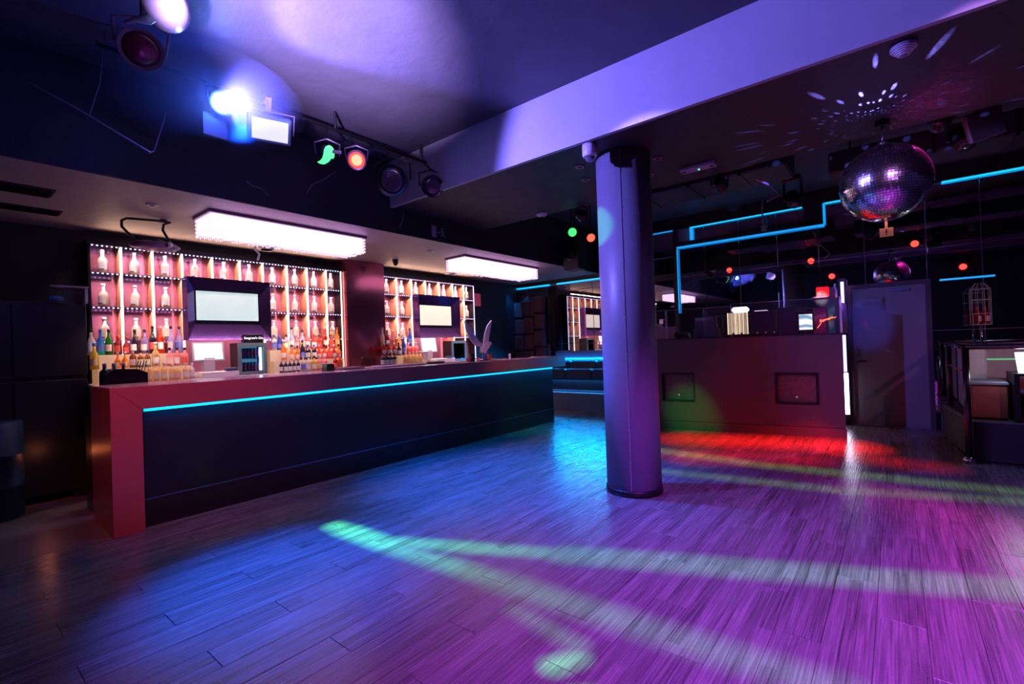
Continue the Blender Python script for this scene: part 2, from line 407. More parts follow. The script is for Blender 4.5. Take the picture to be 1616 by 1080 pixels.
# ================================================================== STRUCTURE
fl = struct(bx('floor', mat('sub_floor', (.05, .05, .055), .5), -8.2, 4.6, -3.1, 9.2, -.12, -.008, origin=(0, 0, -.008)), 'dark wood strip dance floor lit by coloured stage lights')
FM = floor_material('laminate_planks')
PWD, PLN = .19, 1.26
pm = MB().box(-PWD/2+.0008, PWD/2-.0008, -PLN/2+.001, PLN/2-.001, -.008, 0, .0015)
proto = pm.build('plank', FM, None, origin=(0, 0, 0)); proto.parent = fl
rest = MB(); cnt = 0
ncol = 33
for i in range(ncol):
    off = (i*5 % 3)*PLN/3 + random.uniform(-.04, .04)
    for j in range(-3, 9):
        x = XS-.07+PWD/2+i*PWD; y = j*PLN+off+.2
        if y-PLN/2 > 8.9 or y+PLN/2 < -2.9: continue
        if y+PLN/2 < .35 or (x > -.4 and y+PLN/2 < .8) and False: 
            rest.box(x-PWD/2+.001, x+PWD/2-.001, max(-3, y-PLN/2+.001), y+PLN/2-.001, -.008, 0); continue
        p = proto if cnt == 0 else proto.copy()
        if cnt: COL.objects.link(p)
        p.location = (x, y, .008+random.uniform(-.0008, .0008)); cnt += 1   # relative to the floor's origin
for i in range(18):
    for j in range(-2, 8):
        x = XS-.07+ncol*PWD+PWD/2+i*PWD; y = j*PLN+.3*(i % 3)
        rest.box(x-PWD/2+.001, x+PWD/2-.001, y-PLN/2+.001, min(y+PLN/2-.001, 8.99), -.008, -.0005)
tag(rest.build('more_planks', FM, fl), kind='stuff')
PLANKS = cnt
bx('back_bar_floor', mat('vinyl_floor', (.10, .10, .12), .35, noise=.3, nscale=8), -8.1, -4.87, -3, 9, -.008, .0, fl)

struct(bx('ceiling', CEIL, XS, 4.6, -3.1, 9.2, ZC, ZC+.1), 'dark painted main ceiling')
struct(bx('ceiling_soffit', SOFF, -8.2, XS, -3.1, 9.2, ZF, ZF+.95), 'lowered plaster ceiling over the bar')
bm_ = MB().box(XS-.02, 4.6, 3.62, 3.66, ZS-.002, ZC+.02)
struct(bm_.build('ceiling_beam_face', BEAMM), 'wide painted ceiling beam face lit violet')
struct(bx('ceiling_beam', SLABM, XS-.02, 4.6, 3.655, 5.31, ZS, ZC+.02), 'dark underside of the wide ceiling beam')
struct(bx('trim_1', DARKW, XS-.0, XS+.02, -3.1, 9.0, ZF-.005, ZC), 'dark vertical face of the bar soffit')
struct(bx('wall_left', DARKW, -8.2, -7.05, -3.1, 8.98, 0, ZF), 'dark wall behind the bar')
struct(bx('wall_right', DARKW, 4.5, 4.6, -3.1, 9.2, 0, ZC))
struct(bx('wall_front', DARKW, -8.2, 4.6, -3.1, -3.0, 0, ZC))
wb = struct(bx('wall_back', mat('mirror_backing', (.30, .26, .36), .35), -8.2, 4.6, YW+.012, YW+.2, 0, ZC), 'dark back wall covered with mirror panels')
# mirror panels, one by one
seams = [-7.35, -6.77, -6.185, -5.6, -5.015, -4.43, -3.845, -3.26, -2.675, -2.09, -1.5, -.92, -.335, .37, .935, 1.52, 2.1, 2.69, 3.27, 3.86, 4.45]
GAPM = mat('mirror_edge', (.5, .5, .6), .2, 1)
def mirror(x0, x1, z0, z1, y=YW):
    g = .004
    MB().box(x0+g, x1-g, y, y+.008, z0+g, z1-g, .003).build('mirror_panel', MIRROR, wb)
for a, b in zip(seams, seams[1:]):
    rows = [(.235, 1.404), (1.404, 2.577)]
    for z0, z1 in rows:
        if b <= -5.59 and z0 < 1.2: z0 = 1.25
        if a >= -.93 and b < .4: 
            if z1 < 2: continue
            z0 = 2.14
        if b < -6.1 and z0 < 1.3: continue
        mirror(a, b, z0, z1)
    if a >= -.93: mirror(a, b, 2.577, ZC-.24)
    elif b <= -4.4: mirror(a, b, 2.577, 2.74)
    elif a > -3.3: mirror(max(a, -3.16), b, 2.577, 3.12)
for a, b in zip(seams, seams[1:]):
    if a > -3.3 and b < -.9: mirror(max(a, -2.915), min(b, -1.12), 3.235, 3.46)
mirror(-3.66, -3.235, 2.66, 2.98); mirror(-3.66, -3.235, 2.985, 3.46)
# black header bands and posts on the mirror wall
struct(bx('trim_2', BLACK, -3.19, -.84, YW-.05, YW, 3.15, 3.23), 'black band between the two mirror strips')
struct(bx('trim_3', BLACK, -1.10, -.84, YW-.05, YW, 3.15, ZC-.2), 'black block at the end of upper mirror strip')
struct(bx('trim_4', BLACK, -3.235, -3.165, YW-.05, YW, .235, 3.5), 'black post beside the large mirror')
struct(bx('trim_5', BLACK, -4.3, 4.5, YW-.06, YW, ZC-.22, ZC), 'black header over the mirrors')
struct(bx('trim_6', BLACK, -3.75, -3.235, YW-.05, YW, 2.55, 2.65), 'black sill under small mirror')
struct(bx('trim_7', BLACKG, -6.10, -5.97, YW-.08, YW, 1.0, 2.70), 'black post at the left mirror edge')
struct(bx('trim_8', BLACK, -8.1, -3.75, YW-.06, YW, 2.77, ZF+.8), 'dark header over the left mirrors')
# cyan led strips along the mirror wall
def strip(label, x0, x1, z0, z1, y=YW, m=CYAN, d=.03):
    o = MB().box(x0, x1, y-d-.02, y-.02-.001, z0, z1, .003).build('led_strip', m)
    return tag(o, label, 'led strip', 'cyan light strips around the mirrors')
strip('long cyan light strip over the upper mirror, behind the dj booth', -2.915, -1.12, 3.462, 3.495, m=CYANHOT)
strip('short upright cyan light strip at left end of the upper mirror', -2.915, -2.862, 3.24, 3.455)
strip('thin cyan light strip under the black band across the mirror', -3.158, -.83, 3.118, 3.145, d=.06)
strip('upright cyan light strip beside the mirror ball', -.835, -.812, 3.15, 3.47, d=.07)
strip('cyan light strip running right from behind the mirror ball', -.81, .30, 3.46, 3.49, m=CYANHOT)
strip('cyan light strip at the upper right, beyond the hanging lamps', .56, 1.9, 3.455, 3.485, m=CYANHOT)
strip('cyan light strip over the small mirror beside the column', -3.68, -3.217, 3.465, 3.49)
strip('cyan light strip over the padded wall corner behind bar end', -7.3, -6.1, 2.735, 2.765, m=CYANHOT)
strip('cyan light strip over the mirror just left of the column', -5.9, -4.4, 2.735, 2.765, m=CYANHOT)
strip('thin upright cyan light strip at the left edge of the big mirror', -3.164, -3.157, 1.9, 3.11, d=.05)
strip('cyan light strip above the shelf right of the dark door', .5, 1.05, 2.10, 2.12)

# ================================================================== DANCE FLOOR LANDMARKS
t = thing('column', 'round violet lit steel column in the middle of the room', 'column', (-1.961, 4.182, 0))
MB().lathe([(.251, 0), (.251, ZS)], 48, -1.961, 4.182, 0).build('shaft', COLM, t, smooth=True)
MB().lathe([(.259, 0), (.259, .05), (.252, .056)], 48, -1.961, 4.182, 0).build('base_ring', BLACKM, t, smooth=True)
ang = math.atan2(-4.182, 1.961)-.10
sm = MB(); rv = MB()
pts = [(-1.961+.2525*math.cos(ang), 4.182+.2525*math.sin(ang), z) for z in (.06, 1, 2, 3.13)]
sm.tube(pts, .0035, 5)
sm.build('seam', mat('column_seam', (.2, .18, .25), .4), t)
for k in range(9):
    rv.ball(-1.961+.252*math.cos(ang+.03), 4.182+.252*math.sin(ang+.03), .3+k*.33, .006, n=6, m=4)
tag(rv.build('rivets', CHROME, t), kind='stuff')

# ---- bar counter
BARW = mat('bar_copper_laminate', (.42, .15, .15), .36, .25, noise=.06, bump=.04)
t = thing('bar_counter', 'long bar counter with copper fascia and black panelled front lit cyan from under the top', 'bar counter', (XS-.35, 4.2, 0))
BT = 1.172
# fascia + top as one mitred wrap: post at near end
bx('countertop', mat('bar_top_laminate', (.42, .30, .36), .22, .1, noise=.05), XS-.70, XS-.004, .905, 7.49, BT-.03, BT+.002, t)
MB().prism([(.905, BT), (1.108, BT-.185), (7.49, BT-.185), (7.49, BT-.001)], XS-.05, XS, 'yz').build('fascia', BARW, t)
MB().prism([(.904, 0), (1.106, 0), (1.106, BT-.187), (.904, BT-.001)], XS-.70, XS-.001, 'yz').build('end_post', BARW, t)
bx('front_panel', mat('bar_black_panel', (.010, .009, .014), .34, noise=.1), XS-.13, XS-.078, 1.11, 7.164, .235, BT-.185, t)
bx('end_panel', MATS['bar_black_panel'], XS-.68, XS-.13, 7.12, 7.164, 0, BT-.185, t)
bx('kick_board', mat('kick_board_black', (.012, .011, .016), .4), XS-.13, XS-.072, 1.11, 7.164, 0, .225, t)
bx('kick_gap', mat('kick_gap_metal', (.15, .3, .5), .3, .8), XS-.10, XS-.0735, 1.11, 7.164, .227, .234, t)
bx('light_strip', CYANHOT, XS-.07, XS-.055, 1.13, 7.14, BT-.212, BT-.186, t)
bx('far_end_fascia', BARW, XS-.70, XS-.05, 7.44, 7.49, BT-.185, BT-.031, t)
bx('fascia_back', BARW, XS-.08, XS-.05, 1.108, 7.44, BT-.185, BT-.031, t)
bx('work_shelf', mat('steel_shelf', (.25, .24, .28), .3, .8), XS-.68, XS-.4, 1.12, 7.1, .86, .89, t)

# ---- dj booth
P0 = Vector((-.561, 7.752, 0)); P1 = Vector((-2.945, 7.369, 0)); U = (P1-P0).normalized(); N = Vector((-U.y, U.x, 0))
if N.y < 0: N = -N
BX = Matrix(((U.x, N.x, 0, P0.x), (U.y, N.y, 0, P0.y), (0, 0, 1, 0), (0, 0, 0, 1)))   # local x: leftwards along the front, y: into the booth
BM = mat('booth_mauve_paint', (.10, .072, .085), .45, noise=.1, bump=.05)
t = thing('dj_booth', 'mauve dj booth with two recessed windows in its front', 'dj booth', BX @ Vector((1.35, .5, 0)))
def bbox(name, m, x0, x1, y0, y1, z0, z1, parent, bev=0.0):
    return MB(BX).box(x0, x1, y0, y1, z0, z1, bev).build(name, m, parent)
BLEN = 2.75; BZ = 1.40
wx = [(.285, .82), (1.9, 2.40)]; wz = (.43, .885)
fr = MB(BX); xs = [0, wx[0][0], wx[0][1], wx[1][0], wx[1][1], BLEN]
fr.box(0, BLEN, 0, .05, .13, wz[0]).box(0, BLEN, 0, .05, wz[1], BZ)
for a, b in ((0, wx[0][0]), (wx[0][1], wx[1][0]), (wx[1][1], BLEN)): fr.box(a, b, 0, .05, wz[0], wz[1])
fr.build('front_panel', BM, t)
for k, (a, b) in enumerate(wx):
    f = MB(BX); e = .02
    f.box(a, a+e, -.004, .12, wz[0], wz[1]).box(b-e, b, -.004, .12, wz[0], wz[1]).box(a+e, b-e, -.004, .12, wz[1]-e, wz[1]).box(a+e, b-e, -.004, .12, wz[0], wz[0]+e)
    wf = f.build('window_frame', BLACK, t)
    MB(BX).box(a+.03, b-.03, .085, .11, wz[0]+.025, wz[1]-.035).build('window_panel', mat('booth_window_copper', (.20, .12, .10), .4, .3, noise=.5, nscale=22), wf)
    MB(BX).ball((a+b)/2, .083, wz[0]+.1, .012, n=8, m=6).build('indicator_lamp', lit('indicator', (.5, .35, .3), .6), wf)
bbox('kick_board', BM, -.008, BLEN, -.012, .05, 0, .125, t)
bbox('side_panel', BM, 0, .05, .05, 1.15, 0, BZ, t); bbox('left_side_panel', BM, BLEN-.05, BLEN, .05, 1.15, 0, BZ, t)
bbox('top_ledge', mat('booth_ledge', (.05, .04, .06), .25), -.01, BLEN, -.012, .12, BZ, BZ+.018, t)
bbox('desk', BLACKG, .05, BLEN-.05, .12, .82, BZ-.1, BZ-.021, t)
GL = clear('booth_acrylic', (.93, .92, .97), 1.5, .015)
t = thing('glass_screen', 'clear acrylic screen standing along the top of the dj booth', 'glass screen', BX @ Vector((1.3, .03, BZ+.02)))
bbox('pane', GL, .012, 1.35, .02, .03, BZ+.02, 1.90, t); bbox('pane', GL, 1.36, BLEN-.03, .02, .03, BZ+.02, 1.87, t)
bbox('side_pane', GL, .0, .01, .02, .80, BZ+.02, 1.90, t)
bbox('corner_post', mat('frosted_acrylic', (.75, .7, .85), .3), -.005, .02, .0, .035, BZ+.018, 1.91, t)
tag(t.children[-1], 'frosted white corner post')
EDG = mat('acrylic_edge', (.8, .65, .9), .2, .3)
bbox('top_edge', EDG, .02, 1.35, .019, .031, 1.90, 1.904, t); bbox('top_edge', EDG, 1.36, BLEN-.03, .019, .031, 1.87, 1.874, t)
bbox('divider', EDG, 1.35, 1.36, .018, .032, BZ+.02, 1.90, t)
bbox('divider', mat('grey_bracket', (.3, .28, .35), .4), 2.28, 2.31, .016, .034, BZ+.02, 1.86, t)

def to_mesh0(o):
    dg = bpy.context.evaluated_depsgraph_get(); me = D.meshes.new_from_object(o.evaluated_get(dg)); n = o.name
    r = D.objects.new(n+'_m', me); COL.objects.link(r); D.objects.remove(o); r.name = n; return r
def screen(label, a, b, y, z0, z1, scr, cat='monitor', tilt=.12, stand=True, group='screens in the dj booth'):
    c0 = BX @ Vector(((a+b)/2, y, BZ-.02)); t = thing('monitor', label, cat, c0, group)
    M = BX @ Matrix.Translation((0, y, z0)) @ Matrix.Rotation(-tilt, 4, 'X')
    MB(M).box(a, b, 0, .025, 0, z1-z0, .006).build('housing', BLACKM, t)
    MB(M).box(a+.012, b-.012, -.003, .001, .012, z1-z0-.012).build('display', scr, t)
    if stand: MB(BX).box((a+b)/2-.02, (a+b)/2+.02, y+.02, y+.05, BZ-.02, z0+.1).box((a+b)/2-.09, (a+b)/2+.09, y-.03, y+.1, BZ-.02, BZ-.01).build('stand', BLACKM, t)
    return t
DARKSCR = mat('dark_screen', (.02, .01, .03), .1, em=(.02, .004, .03), es=.3)
BWIN = lit('laptop_picture', (.9, .92, .95), 1.3)
nt = BWIN.node_tree; b_ = nt.nodes['Principled BSDF']; tcn = nt.nodes.new('ShaderNodeTexCoord'); wv = nt.nodes.new('ShaderNodeTexWave'); wv.inputs['Scale'].default_value = 2.2; wv.inputs['Distortion'].default_value = 9; wv.bands_direction = 'Z'
nt.links.new(tcn.outputs['Object'], wv.inputs[0]); cr = nt.nodes.new('ShaderNodeValToRGB'); cr.color_ramp.elements[0].color = (.12, .35, .45, 1); cr.color_ramp.elements[1].color = (1, 1, .92, 1); cr.color_ramp.elements[1].position = .45
nt.links.new(wv.outputs[0], cr.inputs[0]); nt.links.new(cr.outputs[0], b_.inputs['Emission Color'])
screen('dark monitor in the dj booth, second left of the bright screen', .79, 1.12, .42, 1.42, 1.80, DARKSCR)
screen('dark monitor in the dj booth, directly left of the bright screen', .51, .775, .40, 1.43, 1.83, DARKSCR)
screen('small bright screen showing a wave picture in the dj booth', .305, .495, .36, 1.47, 1.72, BWIN)
screen('black monitor at the booth left part, beside the pink crate', 1.62, 1.96, .55, 1.42, 1.76, DARKSCR)
t = thing('dj_mixer', 'dark dj mixer console lying between the booth monitors', 'mixer', BX @ Vector((1.1, .25, BZ-.02)))
bbox('body', BLACKM, .75, 1.45, .14, .36, BZ-.02, BZ+.05, t, .006)
for k in range(12):
    MB(BX).lathe([(.011, 0), (.009, .025)], 8, .80+(k % 6)*.11, .18+(k//6)*.1, BZ+.05).build('knob', mat('knob_silver', (.5, .5, .6), .3, .8), t)
tag(MB(BX).box(2.22, 2.69, .30, .52, BZ-.02, 1.62, .01).build('crate', mat('pink_crate', (.75, .32, .45), .5, em=(.55, .16, .3), es=.25)), 'pink lit crate at the left end of the dj booth, beside the column', 'crate')
MATS['pink_crate'].node_tree.nodes['Principled BSDF'].inputs['Emission Strength'].default_value = 0
hb = MB(BX)
for k in range(16): hb.ball(1.98+random.uniform(0, .2), .16+random.uniform(0, .06), BZ+.03+random.uniform(-.01, .05), .045, n=8, m=6)
tag(hb.build('cable_bundle', BLACKM), 'black tangled cable bundle at the glass, left end of the booth', 'cable')
tag(MB(BX).box(.135, .30, .42, .46, BZ-.02, 1.80, .01).build('panel', mat('crimson_panel', (.45, .05, .12), .4)), 'crimson upright panel behind the booth glass', 'panel')
gp = thing('poster_panel', 'green upright panel beside the crimson one in the booth corner', 'panel', BX @ Vector((.12, .34, BZ-.02)))
bbox('board', mat('green_panel', (.05, .45, .16), .4), .055, .13, .30, .345, BZ-.02, 1.82, gp)
MB(BX).ball(.092, .298, 1.53, .034, .01, .065, n=14, m=8).ball(.092, .298, 1.66, .026, .01, .035, n=12, m=8).build('print', mat('green_print', (.25, .9, .4), .5), gp)
t = thing('reflection_fringe', 'made-up glowing shade and bead fringe for bright reflected streaks in the booth', 'lamp', BX @ Vector((1.3, .7, BZ)))  # added glowing shape in place of bright streaks in the mirror
m = MB(BX); rnd = random.Random(9)
for k in range(16): m.box(1.17+k*.019, 1.1745+k*.019+.006*(k%3==0), .66+rnd.uniform(-.03, .03), .668+rnd.uniform(.03, .04), BZ+.01+rnd.uniform(0, .03), 1.80)
m.build('bead_fringe', lit('reflection_streaks', (1.0, .74, .48), 1.3), t)
bbox('shade', lit('reflection_shade', (1.0, .85, 1.0), 1.6), 1.15, 1.40, .62, .78, 1.80, 1.89, t, .03)
bbox('base', BLACKM, 1.15, 1.5, .60, .80, BZ-.02, BZ+.008, t)
# red neon script behind the glass
cu = D.curves.new('neon_sign', 'CURVE'); cu.dimensions = '3D'; cu.bevel_depth = .0045; cu.bevel_resolution = 2
def neon(pts):
    s = cu.splines.new('NURBS'); s.points.add(len(pts)-1); s.use_endpoint_u = True; s.order_u = 3
    for q, (x, z) in zip(s.points, pts):
        p = BX @ Vector((.25-x*.8, .27-x*.1, 1.575+z+x*.22)); q.co = (*p, 1)
neon([(-.02, -.075), (-.005, -.06), (.03, -.03), (.05, .02), (.035, .035), (.02, .02), (.03, .0), (.055, .0)])
neon([(.06, .0), (.075, .025), (.085, .02), (.08, -.005), (.07, -.005), (.07, .01), (.09, .01), (.10, .0), (.105, .03), (.12, .0), (.135, .03), (.14, .0)])
neon([(.14, .0), (.155, .028), (.17, .015), (.16, -.004), (.15, .004), (.16, .02), (.18, .005), (.195, .03), (.195, .0), (.215, .025), (.225, .0), (.26, .012)])
ns = D.objects.new('neon_sign', cu); COL.objects.link(ns); cu.materials.append(lit('red_neon', (1.0, .10, .03), 4.0)); ns = to_mesh0(ns)
tag(ns, 'red neon script sign glowing behind the booth glass', 'neon sign')
t = thing('equipment_box', 'small red box with black logo on the booth screen corner', 'equipment box', BX @ Vector((.31, .16, 1.905)))
bbox('body', mat('red_box_paint', (.62, .035, .03), .4, em=(1, .02, .01), es=.0), .12, .27, .08, .24, 1.93, 2.06, t, .006)
bbox('logo', BLACK, .18, .215, .074, .081, 1.955, 1.995, t)
bbox('shelf', mat('red_box_shelf', (.3, .05, .08), .4), .06, .33, .0, .26, 1.905, 1.925, t, .004)
MB(BX).tube([(.25, .16, 2.06), (.25, .16, 2.12), (.14, .16, 2.13), (.14, .16, 2.06)], .006, 6).build('handle', BLACKM, t)
tag(MB(BX).tube([(.03, .2, 1.905), (.03, .2, 2.0), (.05, .2, 2.06), (.04, .2, 2.1)], .014, 8).build('bracket', WHITEP), 'white bent bracket rising from the booth screen corner', 'bracket')
spot('fill_red_box', tuple(BX @ Vector((.5, -.7, 2.4))), tuple(BX @ Vector((.19, .1, 1.98))), (1, .04, .02), 130, 13, .5, .02)  # red fill added to brighten the box
t = thing('crate_cover', 'pink rounded acrylic tube standing at the booth right corner', 'acrylic tube', BX @ Vector((-.07, .6, 1.40)))
MB(BX).lathe([(.0, .45), (.03, .445), (.055, .42), (.06, .38), (.06, 0), (.055, 0), (.0, .0)][::-1], 20, -.06, .62, 1.405).build('tube', mat('pink_acrylic', (.55, .30, .45), .25, coat=.5), t, smooth=True)
bbox('bracket', BLACKM, -.12, .0, .55, .70, 1.385, 1.405, t)
spot('fill_booth_panels', tuple(BX @ Vector((.3, -.5, 2.5))), tuple(BX @ Vector((.18, .32, 1.62))), (1.0, .8, .9), 420, 13, .6, .02)  # fill added to brighten the crimson and green panels
# white glowing light panel standing in the gap between booth and door
t = thing('light_panel', 'tall narrow white light panel glowing in the gap between booth and door', 'light panel', (-.63, 8.86, 0))
bx('lower_diffuser', lit('panel_white', (.78, .72, 1.0), 9), -.668, -.588, 8.85, 8.87, .17, .80, t)
bx('upper_diffuser', lit('panel_blue', (.4, .36, 1.0), 3), -.64, -.60, 8.85, 8.87, .82, 2.2, t)
bx('backing', BLACKM, -.68, -.575, 8.87, 8.9, 0, 2.25, t)

# ---- mirror wall door
t = struct(thing('door_1', 'dark flush door with a closer, right of the dj booth', None, (-.085, YW-.02, 0)))
DOORM = mat('door_paint', (.16, .15, .19), .4, noise=.15, nscale=3)
f = MB().box(-.575, -.515, YW-.09, YW-.002, 0, 2.14).box(.345, .40, YW-.09, YW-.002, 0, 2.14).box(-.515, .345, YW-.09, YW-.002, 2.08, 2.14)
f.build('door_frame', mat('door_frame_dark', (.05, .035, .05), .4), t)
bx('door_leaf', DOORM, -.513, .343, YW-.06, YW-.015, .01, 2.075, t)
bx('door_closer', mat('closer_metal', (.2, .35, .5), .3, .8), -.05, .17, YW-.10, YW-.06, 2.0, 2.03, t)
bx('keypad', mat('keypad_green', (.05, .12, .06), .4), -.47, -.42, YW-.07, YW-.06, 1.05, 1.17, t)
MB().tube([(-.45, YW-.06, .98), (-.45, YW-.11, .98), (-.35, YW-.11, .98)], .01, 6).build('door_handle', BLACKM, t)
bx('door_sill', mat('sill_blue', (.05, .07, .12), .3), -.575, .40, YW-.12, YW-.002, 0, .012, t)

# ---- left sofa corner under the mirror
t = thing('banquette', 'dark low banquette on a step under the left mirror, lit cyan', 'banquette', (-5.2, 8.7, 0))
bx('step', mat('step_black', (.09, .13, .19), .4), -6.15, -3.6, 8.36, 8.95, 0, .42, t)
bx('step_edge', CYAN, -6.15, -3.6, 8.352, 8.36, .385, .40, t)
tag(t.children[-1], 'cyan lit step edge')
bx('seat_base', BLACK, -6.15, -3.6, 8.62, 8.95, .42, .66, t)
LEA = mat('dark_leather', (.03, .05, .08), .35, bump=.1)
for k in range(4):
    x0 = -6.14+k*.635; bx('seat_cushion', LEA, x0, x0+.62, 8.58, 8.80, .66, .86, t, .025)
for k in range(4):
    x0 = -6.14+k*.635; bx('back_cushion', LEA, x0, x0+.62, 8.80, 8.90, .70, 1.03, t, .025)
bx('light_strip', CYANHOT, -6.05, -3.6, 8.905, 8.925, 1.05, 1.075, t)
bx('rear_ledge', mat('ledge_blue_grey', (.12, .14, .22), .4), -6.15, -3.6, 8.93, YW-.004, .42, 1.235, t)
# padded wall squares
t = thing('padded_wall', 'wall padding of dark brown leather squares beyond the bar end', 'wall padding', (-6.8, 8.93, 1.0))
PAD = mat('brown_leather', (.10, .045, .07), .34, noise=.15, bump=.12)
xs_ = [-7.40, -7.08, -6.80, -6.50, -6.20]
for k in range(4):
    dz = (.0, -.05, -.03, .05)[k]
    for r in range(4):
        z1 = 2.46+dz-r*.39
        MB().box(xs_[k]+.008, xs_[k+1]-.008, 8.84-(k+r) % 2*.02, 8.97, z1-.375, z1, .03).build('padded_square', PAD, t)
struct(bx('trim_9', BLACKG, -8.1, -7.42, 7.6, 8.95, 0, 2.55), 'black partition beside the padded wall')
tag(bx('exit_sign', lit('red_exit', (.35, .01, .03), .5), -7.048, -7.0, 7.42, 7.62, 2.28, 2.55), 'dim red exit sign at the far end of the bottle shelves', 'exit sign')

# ================================================================== BACK BAR
t_ = thing('back_counter', 'pale service counter under the bottle shelves', 'counter', (-6.6, 4.1, 0))
bx('carcass', BLACK, -7.0, -6.32, 1.09, 7.24, 0, 1.09, t_)
bx('worktop', mat('back_counter_top', (.55, .42, .5), .25), -7.0, -6.30, 1.08, 7.25, 1.09, 1.14, t_)
MIRP = mat('rose_mirror', (.82, .34, .50), .13, .72, noise=.05)
LEDW = lit('warm_led', (1.0, .74, .50), 3.6)
LEDV = lit('violet_led', (.62, .50, 1.0), 2.6)
LEDB = lit('blue_white_led', (.45, .62, 1.0), 2.6)
SHELFM = mat('shelf_dark_glass', (.10, .06, .12), .15, .3)
WOODB = mat('shelf_amber_side', (.55, .25, .12), .4)
def shelving(label, Ys, rows, tv_cols, ledh, names):
    """rows: z of shelf lines from the top down"""
    t = thing('bottle_shelf', label, 'bottle shelf', (-6.9, (Ys[0]+Ys[-1])/2, 1.14), 'backlit bottle shelving behind the bar')
    bx('mirror_back', MIRP, -7.04, -6.985, Ys[0], Ys[-1], 1.16, rows[0], t)
    bx('header', BLACKM, -7.0, -6.78, Ys[0]-.02, Ys[-1]+.02, rows[0], rows[0]+.05, t)
    inner = set(range(tv_cols[0]+1, tv_cols[1]+1))   # dividers inside the screen hood
    for i, y in enumerate(Ys):
        z0 = rows[1] if i in inner else 1.16
        if i == 0 or i == len(Ys)-1: bx('side_panel', BLACKM, -6.985, -6.80, y-.012, y+.012, z0, rows[0], t)
        else:
            d = bx('divider', WOODB, -6.985, -6.81, y-.010, y+.010, z0, rows[0], t)
        if i: bx('light_strip', LEDV if names == 'right' and i == len(Ys)-1 else LEDW, -6.81, -6.798, y-.011, y+.011, z0, rows[0]-.01, t)
    if names == 'right': bx('light_strip', LEDW, -6.81, -6.798, Ys[0]-.011, Ys[0]+.011, 1.16, rows[0]-.01, t)
    for r, z in enumerate(rows):
        spans = [(Ys[0], Ys[-1])]
        if r >= 2: spans = [(Ys[0], Ys[tv_cols[0]+0]), (Ys[tv_cols[1]+1], Ys[-1])]
        for a, b in spans:
            if r: bx('shelf', SHELFM, -6.985, -6.80, a+.01, b-.01, z-.012, z, t)
            sh = t.children[-1]
            dots = MB(); n = int((b-a)/.042)
            for k in range(n): dots.box(-6.797, -6.790, a+.02+k*.042, a+.036+k*.042, z-.020, z-.008)
            tag(dots.build('led_dots', LEDB if (a < 1.4 and r < 2) else LEDV, t), kind='stuff')
    return t
Y1 = [1.137, 1.412, 1.706, 2.006, 2.337, 2.668, 2.964, 3.30, 3.60, 3.904, 4.154]
Y2 = [4.905, 5.236, 5.565, 5.893, 6.237, 6.593, 6.903, 7.188]
R1 = [2.675, 2.37, 1.99, 1.61]
shelving('tall backlit bottle shelving on the near side of the copper pillar', Y1, R1, (3, 5), 0, 'left')
shelving('tall backlit bottle shelving on the far side of the copper pillar', Y2, R1, (2, 4), 0, 'right')
t = thing('pillar', 'glossy copper red pillar between the two bottle shelves', 'pillar', (-6.85, 4.53, 0))
bx('casing', mat('copper_gloss', (.36, .10, .16), .16, .85, noise=.15, nscale=2, bump=.06, bscale=3), -7.04, -6.68, 4.175, 4.885, 1.1415, ZF-.002, t)
# shelf strips and cornice light; header and tier areas are added fill
for nm, Ys in (('left', Y1), ('right', Y2)):
    for z in R1[:3]:
        area('lamp_shelf_%s' % nm, (-6.82, (Ys[0]+Ys[-1])/2, z-.03), (-6.92, (Ys[0]+Ys[-1])/2, z-.5), (1.0, .55, .62), 30 if nm == 'left' else 24, Ys[-1]-Ys[0]-.1, .015, roll=(0, 1, 0), spread=130)
    area('fill_header_%s' % nm, (-6.40, (Ys[0]+Ys[-1])/2, 2.80), (-6.95, (Ys[0]+Ys[-1])/2, 1.9), (1.0, .72, .62), 9, Ys[-1]-Ys[0]-.2, .02, roll=(0, 1, 0), spread=70)  # front fill added for the cream bottles
    area('lamp_cornice_%s' % nm, (-6.74, (Ys[0]+Ys[-1])/2, 2.73), (-6.5, (Ys[0]+Ys[-1])/2, 3.0), (1.0, .62, .40), 5, Ys[-1]-Ys[0]-.2, .02, roll=(0, 1, 0))
    area('fill_tier_%s' % nm, (-6.30, (Ys[0]+Ys[-1])/2, 1.9), (-6.6, (Ys[0]+Ys[-1])/2, 1.25), (1.0, .62, .45), 16, Ys[-1]-Ys[0]-.2, .02, roll=(0, 1, 0), spread=110)  # fill added over the bottle tiers

# ---- bottles
CREAM = liquid('cream_bottle_glass', (1.0, .84, .68), .2, .6)
GLS = {
 'clear': liquid('clear_bottle', (.80, .72, .74)), 'teal': liquid('teal_bottle', '3f8fe0', grad='20e0b0'), 'green': liquid('green_bottle', '2f8a2a'),
 'red': liquid('red_bottle', (.62, .04, .03)), 'wine': liquid('wine_bottle', (.35, .03, .06)), 'black': liquid('black_bottle', (.02, .012, .03), .1, .1), 'violet': liquid('violet_bottle', (.50, .38, .78)),
 'amber': liquid('amber_bottle', (.85, .32, .04)), 'orange': liquid('orange_bottle', (1.0, .38, .05)), 'gold': liquid('gold_bottle', (.98, .72, .35)), 'pink': liquid('pink_bottle', (.95, .36, .42)),
 'blue': liquid('blue_bottle', (.03, .12, .60)), 'scarlet': liquid('scarlet_bottle', (.90, .12, .05)), 'pale': liquid('pale_bottle', (.72, .75, .95)), 'yellow': liquid('yellow_bottle', (.9, .7, .12)),
 'brown': liquid('brown_bottle', (.30, .09, .02), .1, .3)}
CAPS = {k: mat('cap_'+k, v, .35) for k, v in dict(black=(.015, .012, .02), blue=(.03, .2, .75), red=(.6, .03, .03), mauve=(.55, .42, .62), cream=(.85, .78, .68), silver=(.6, .6, .65)).items()}
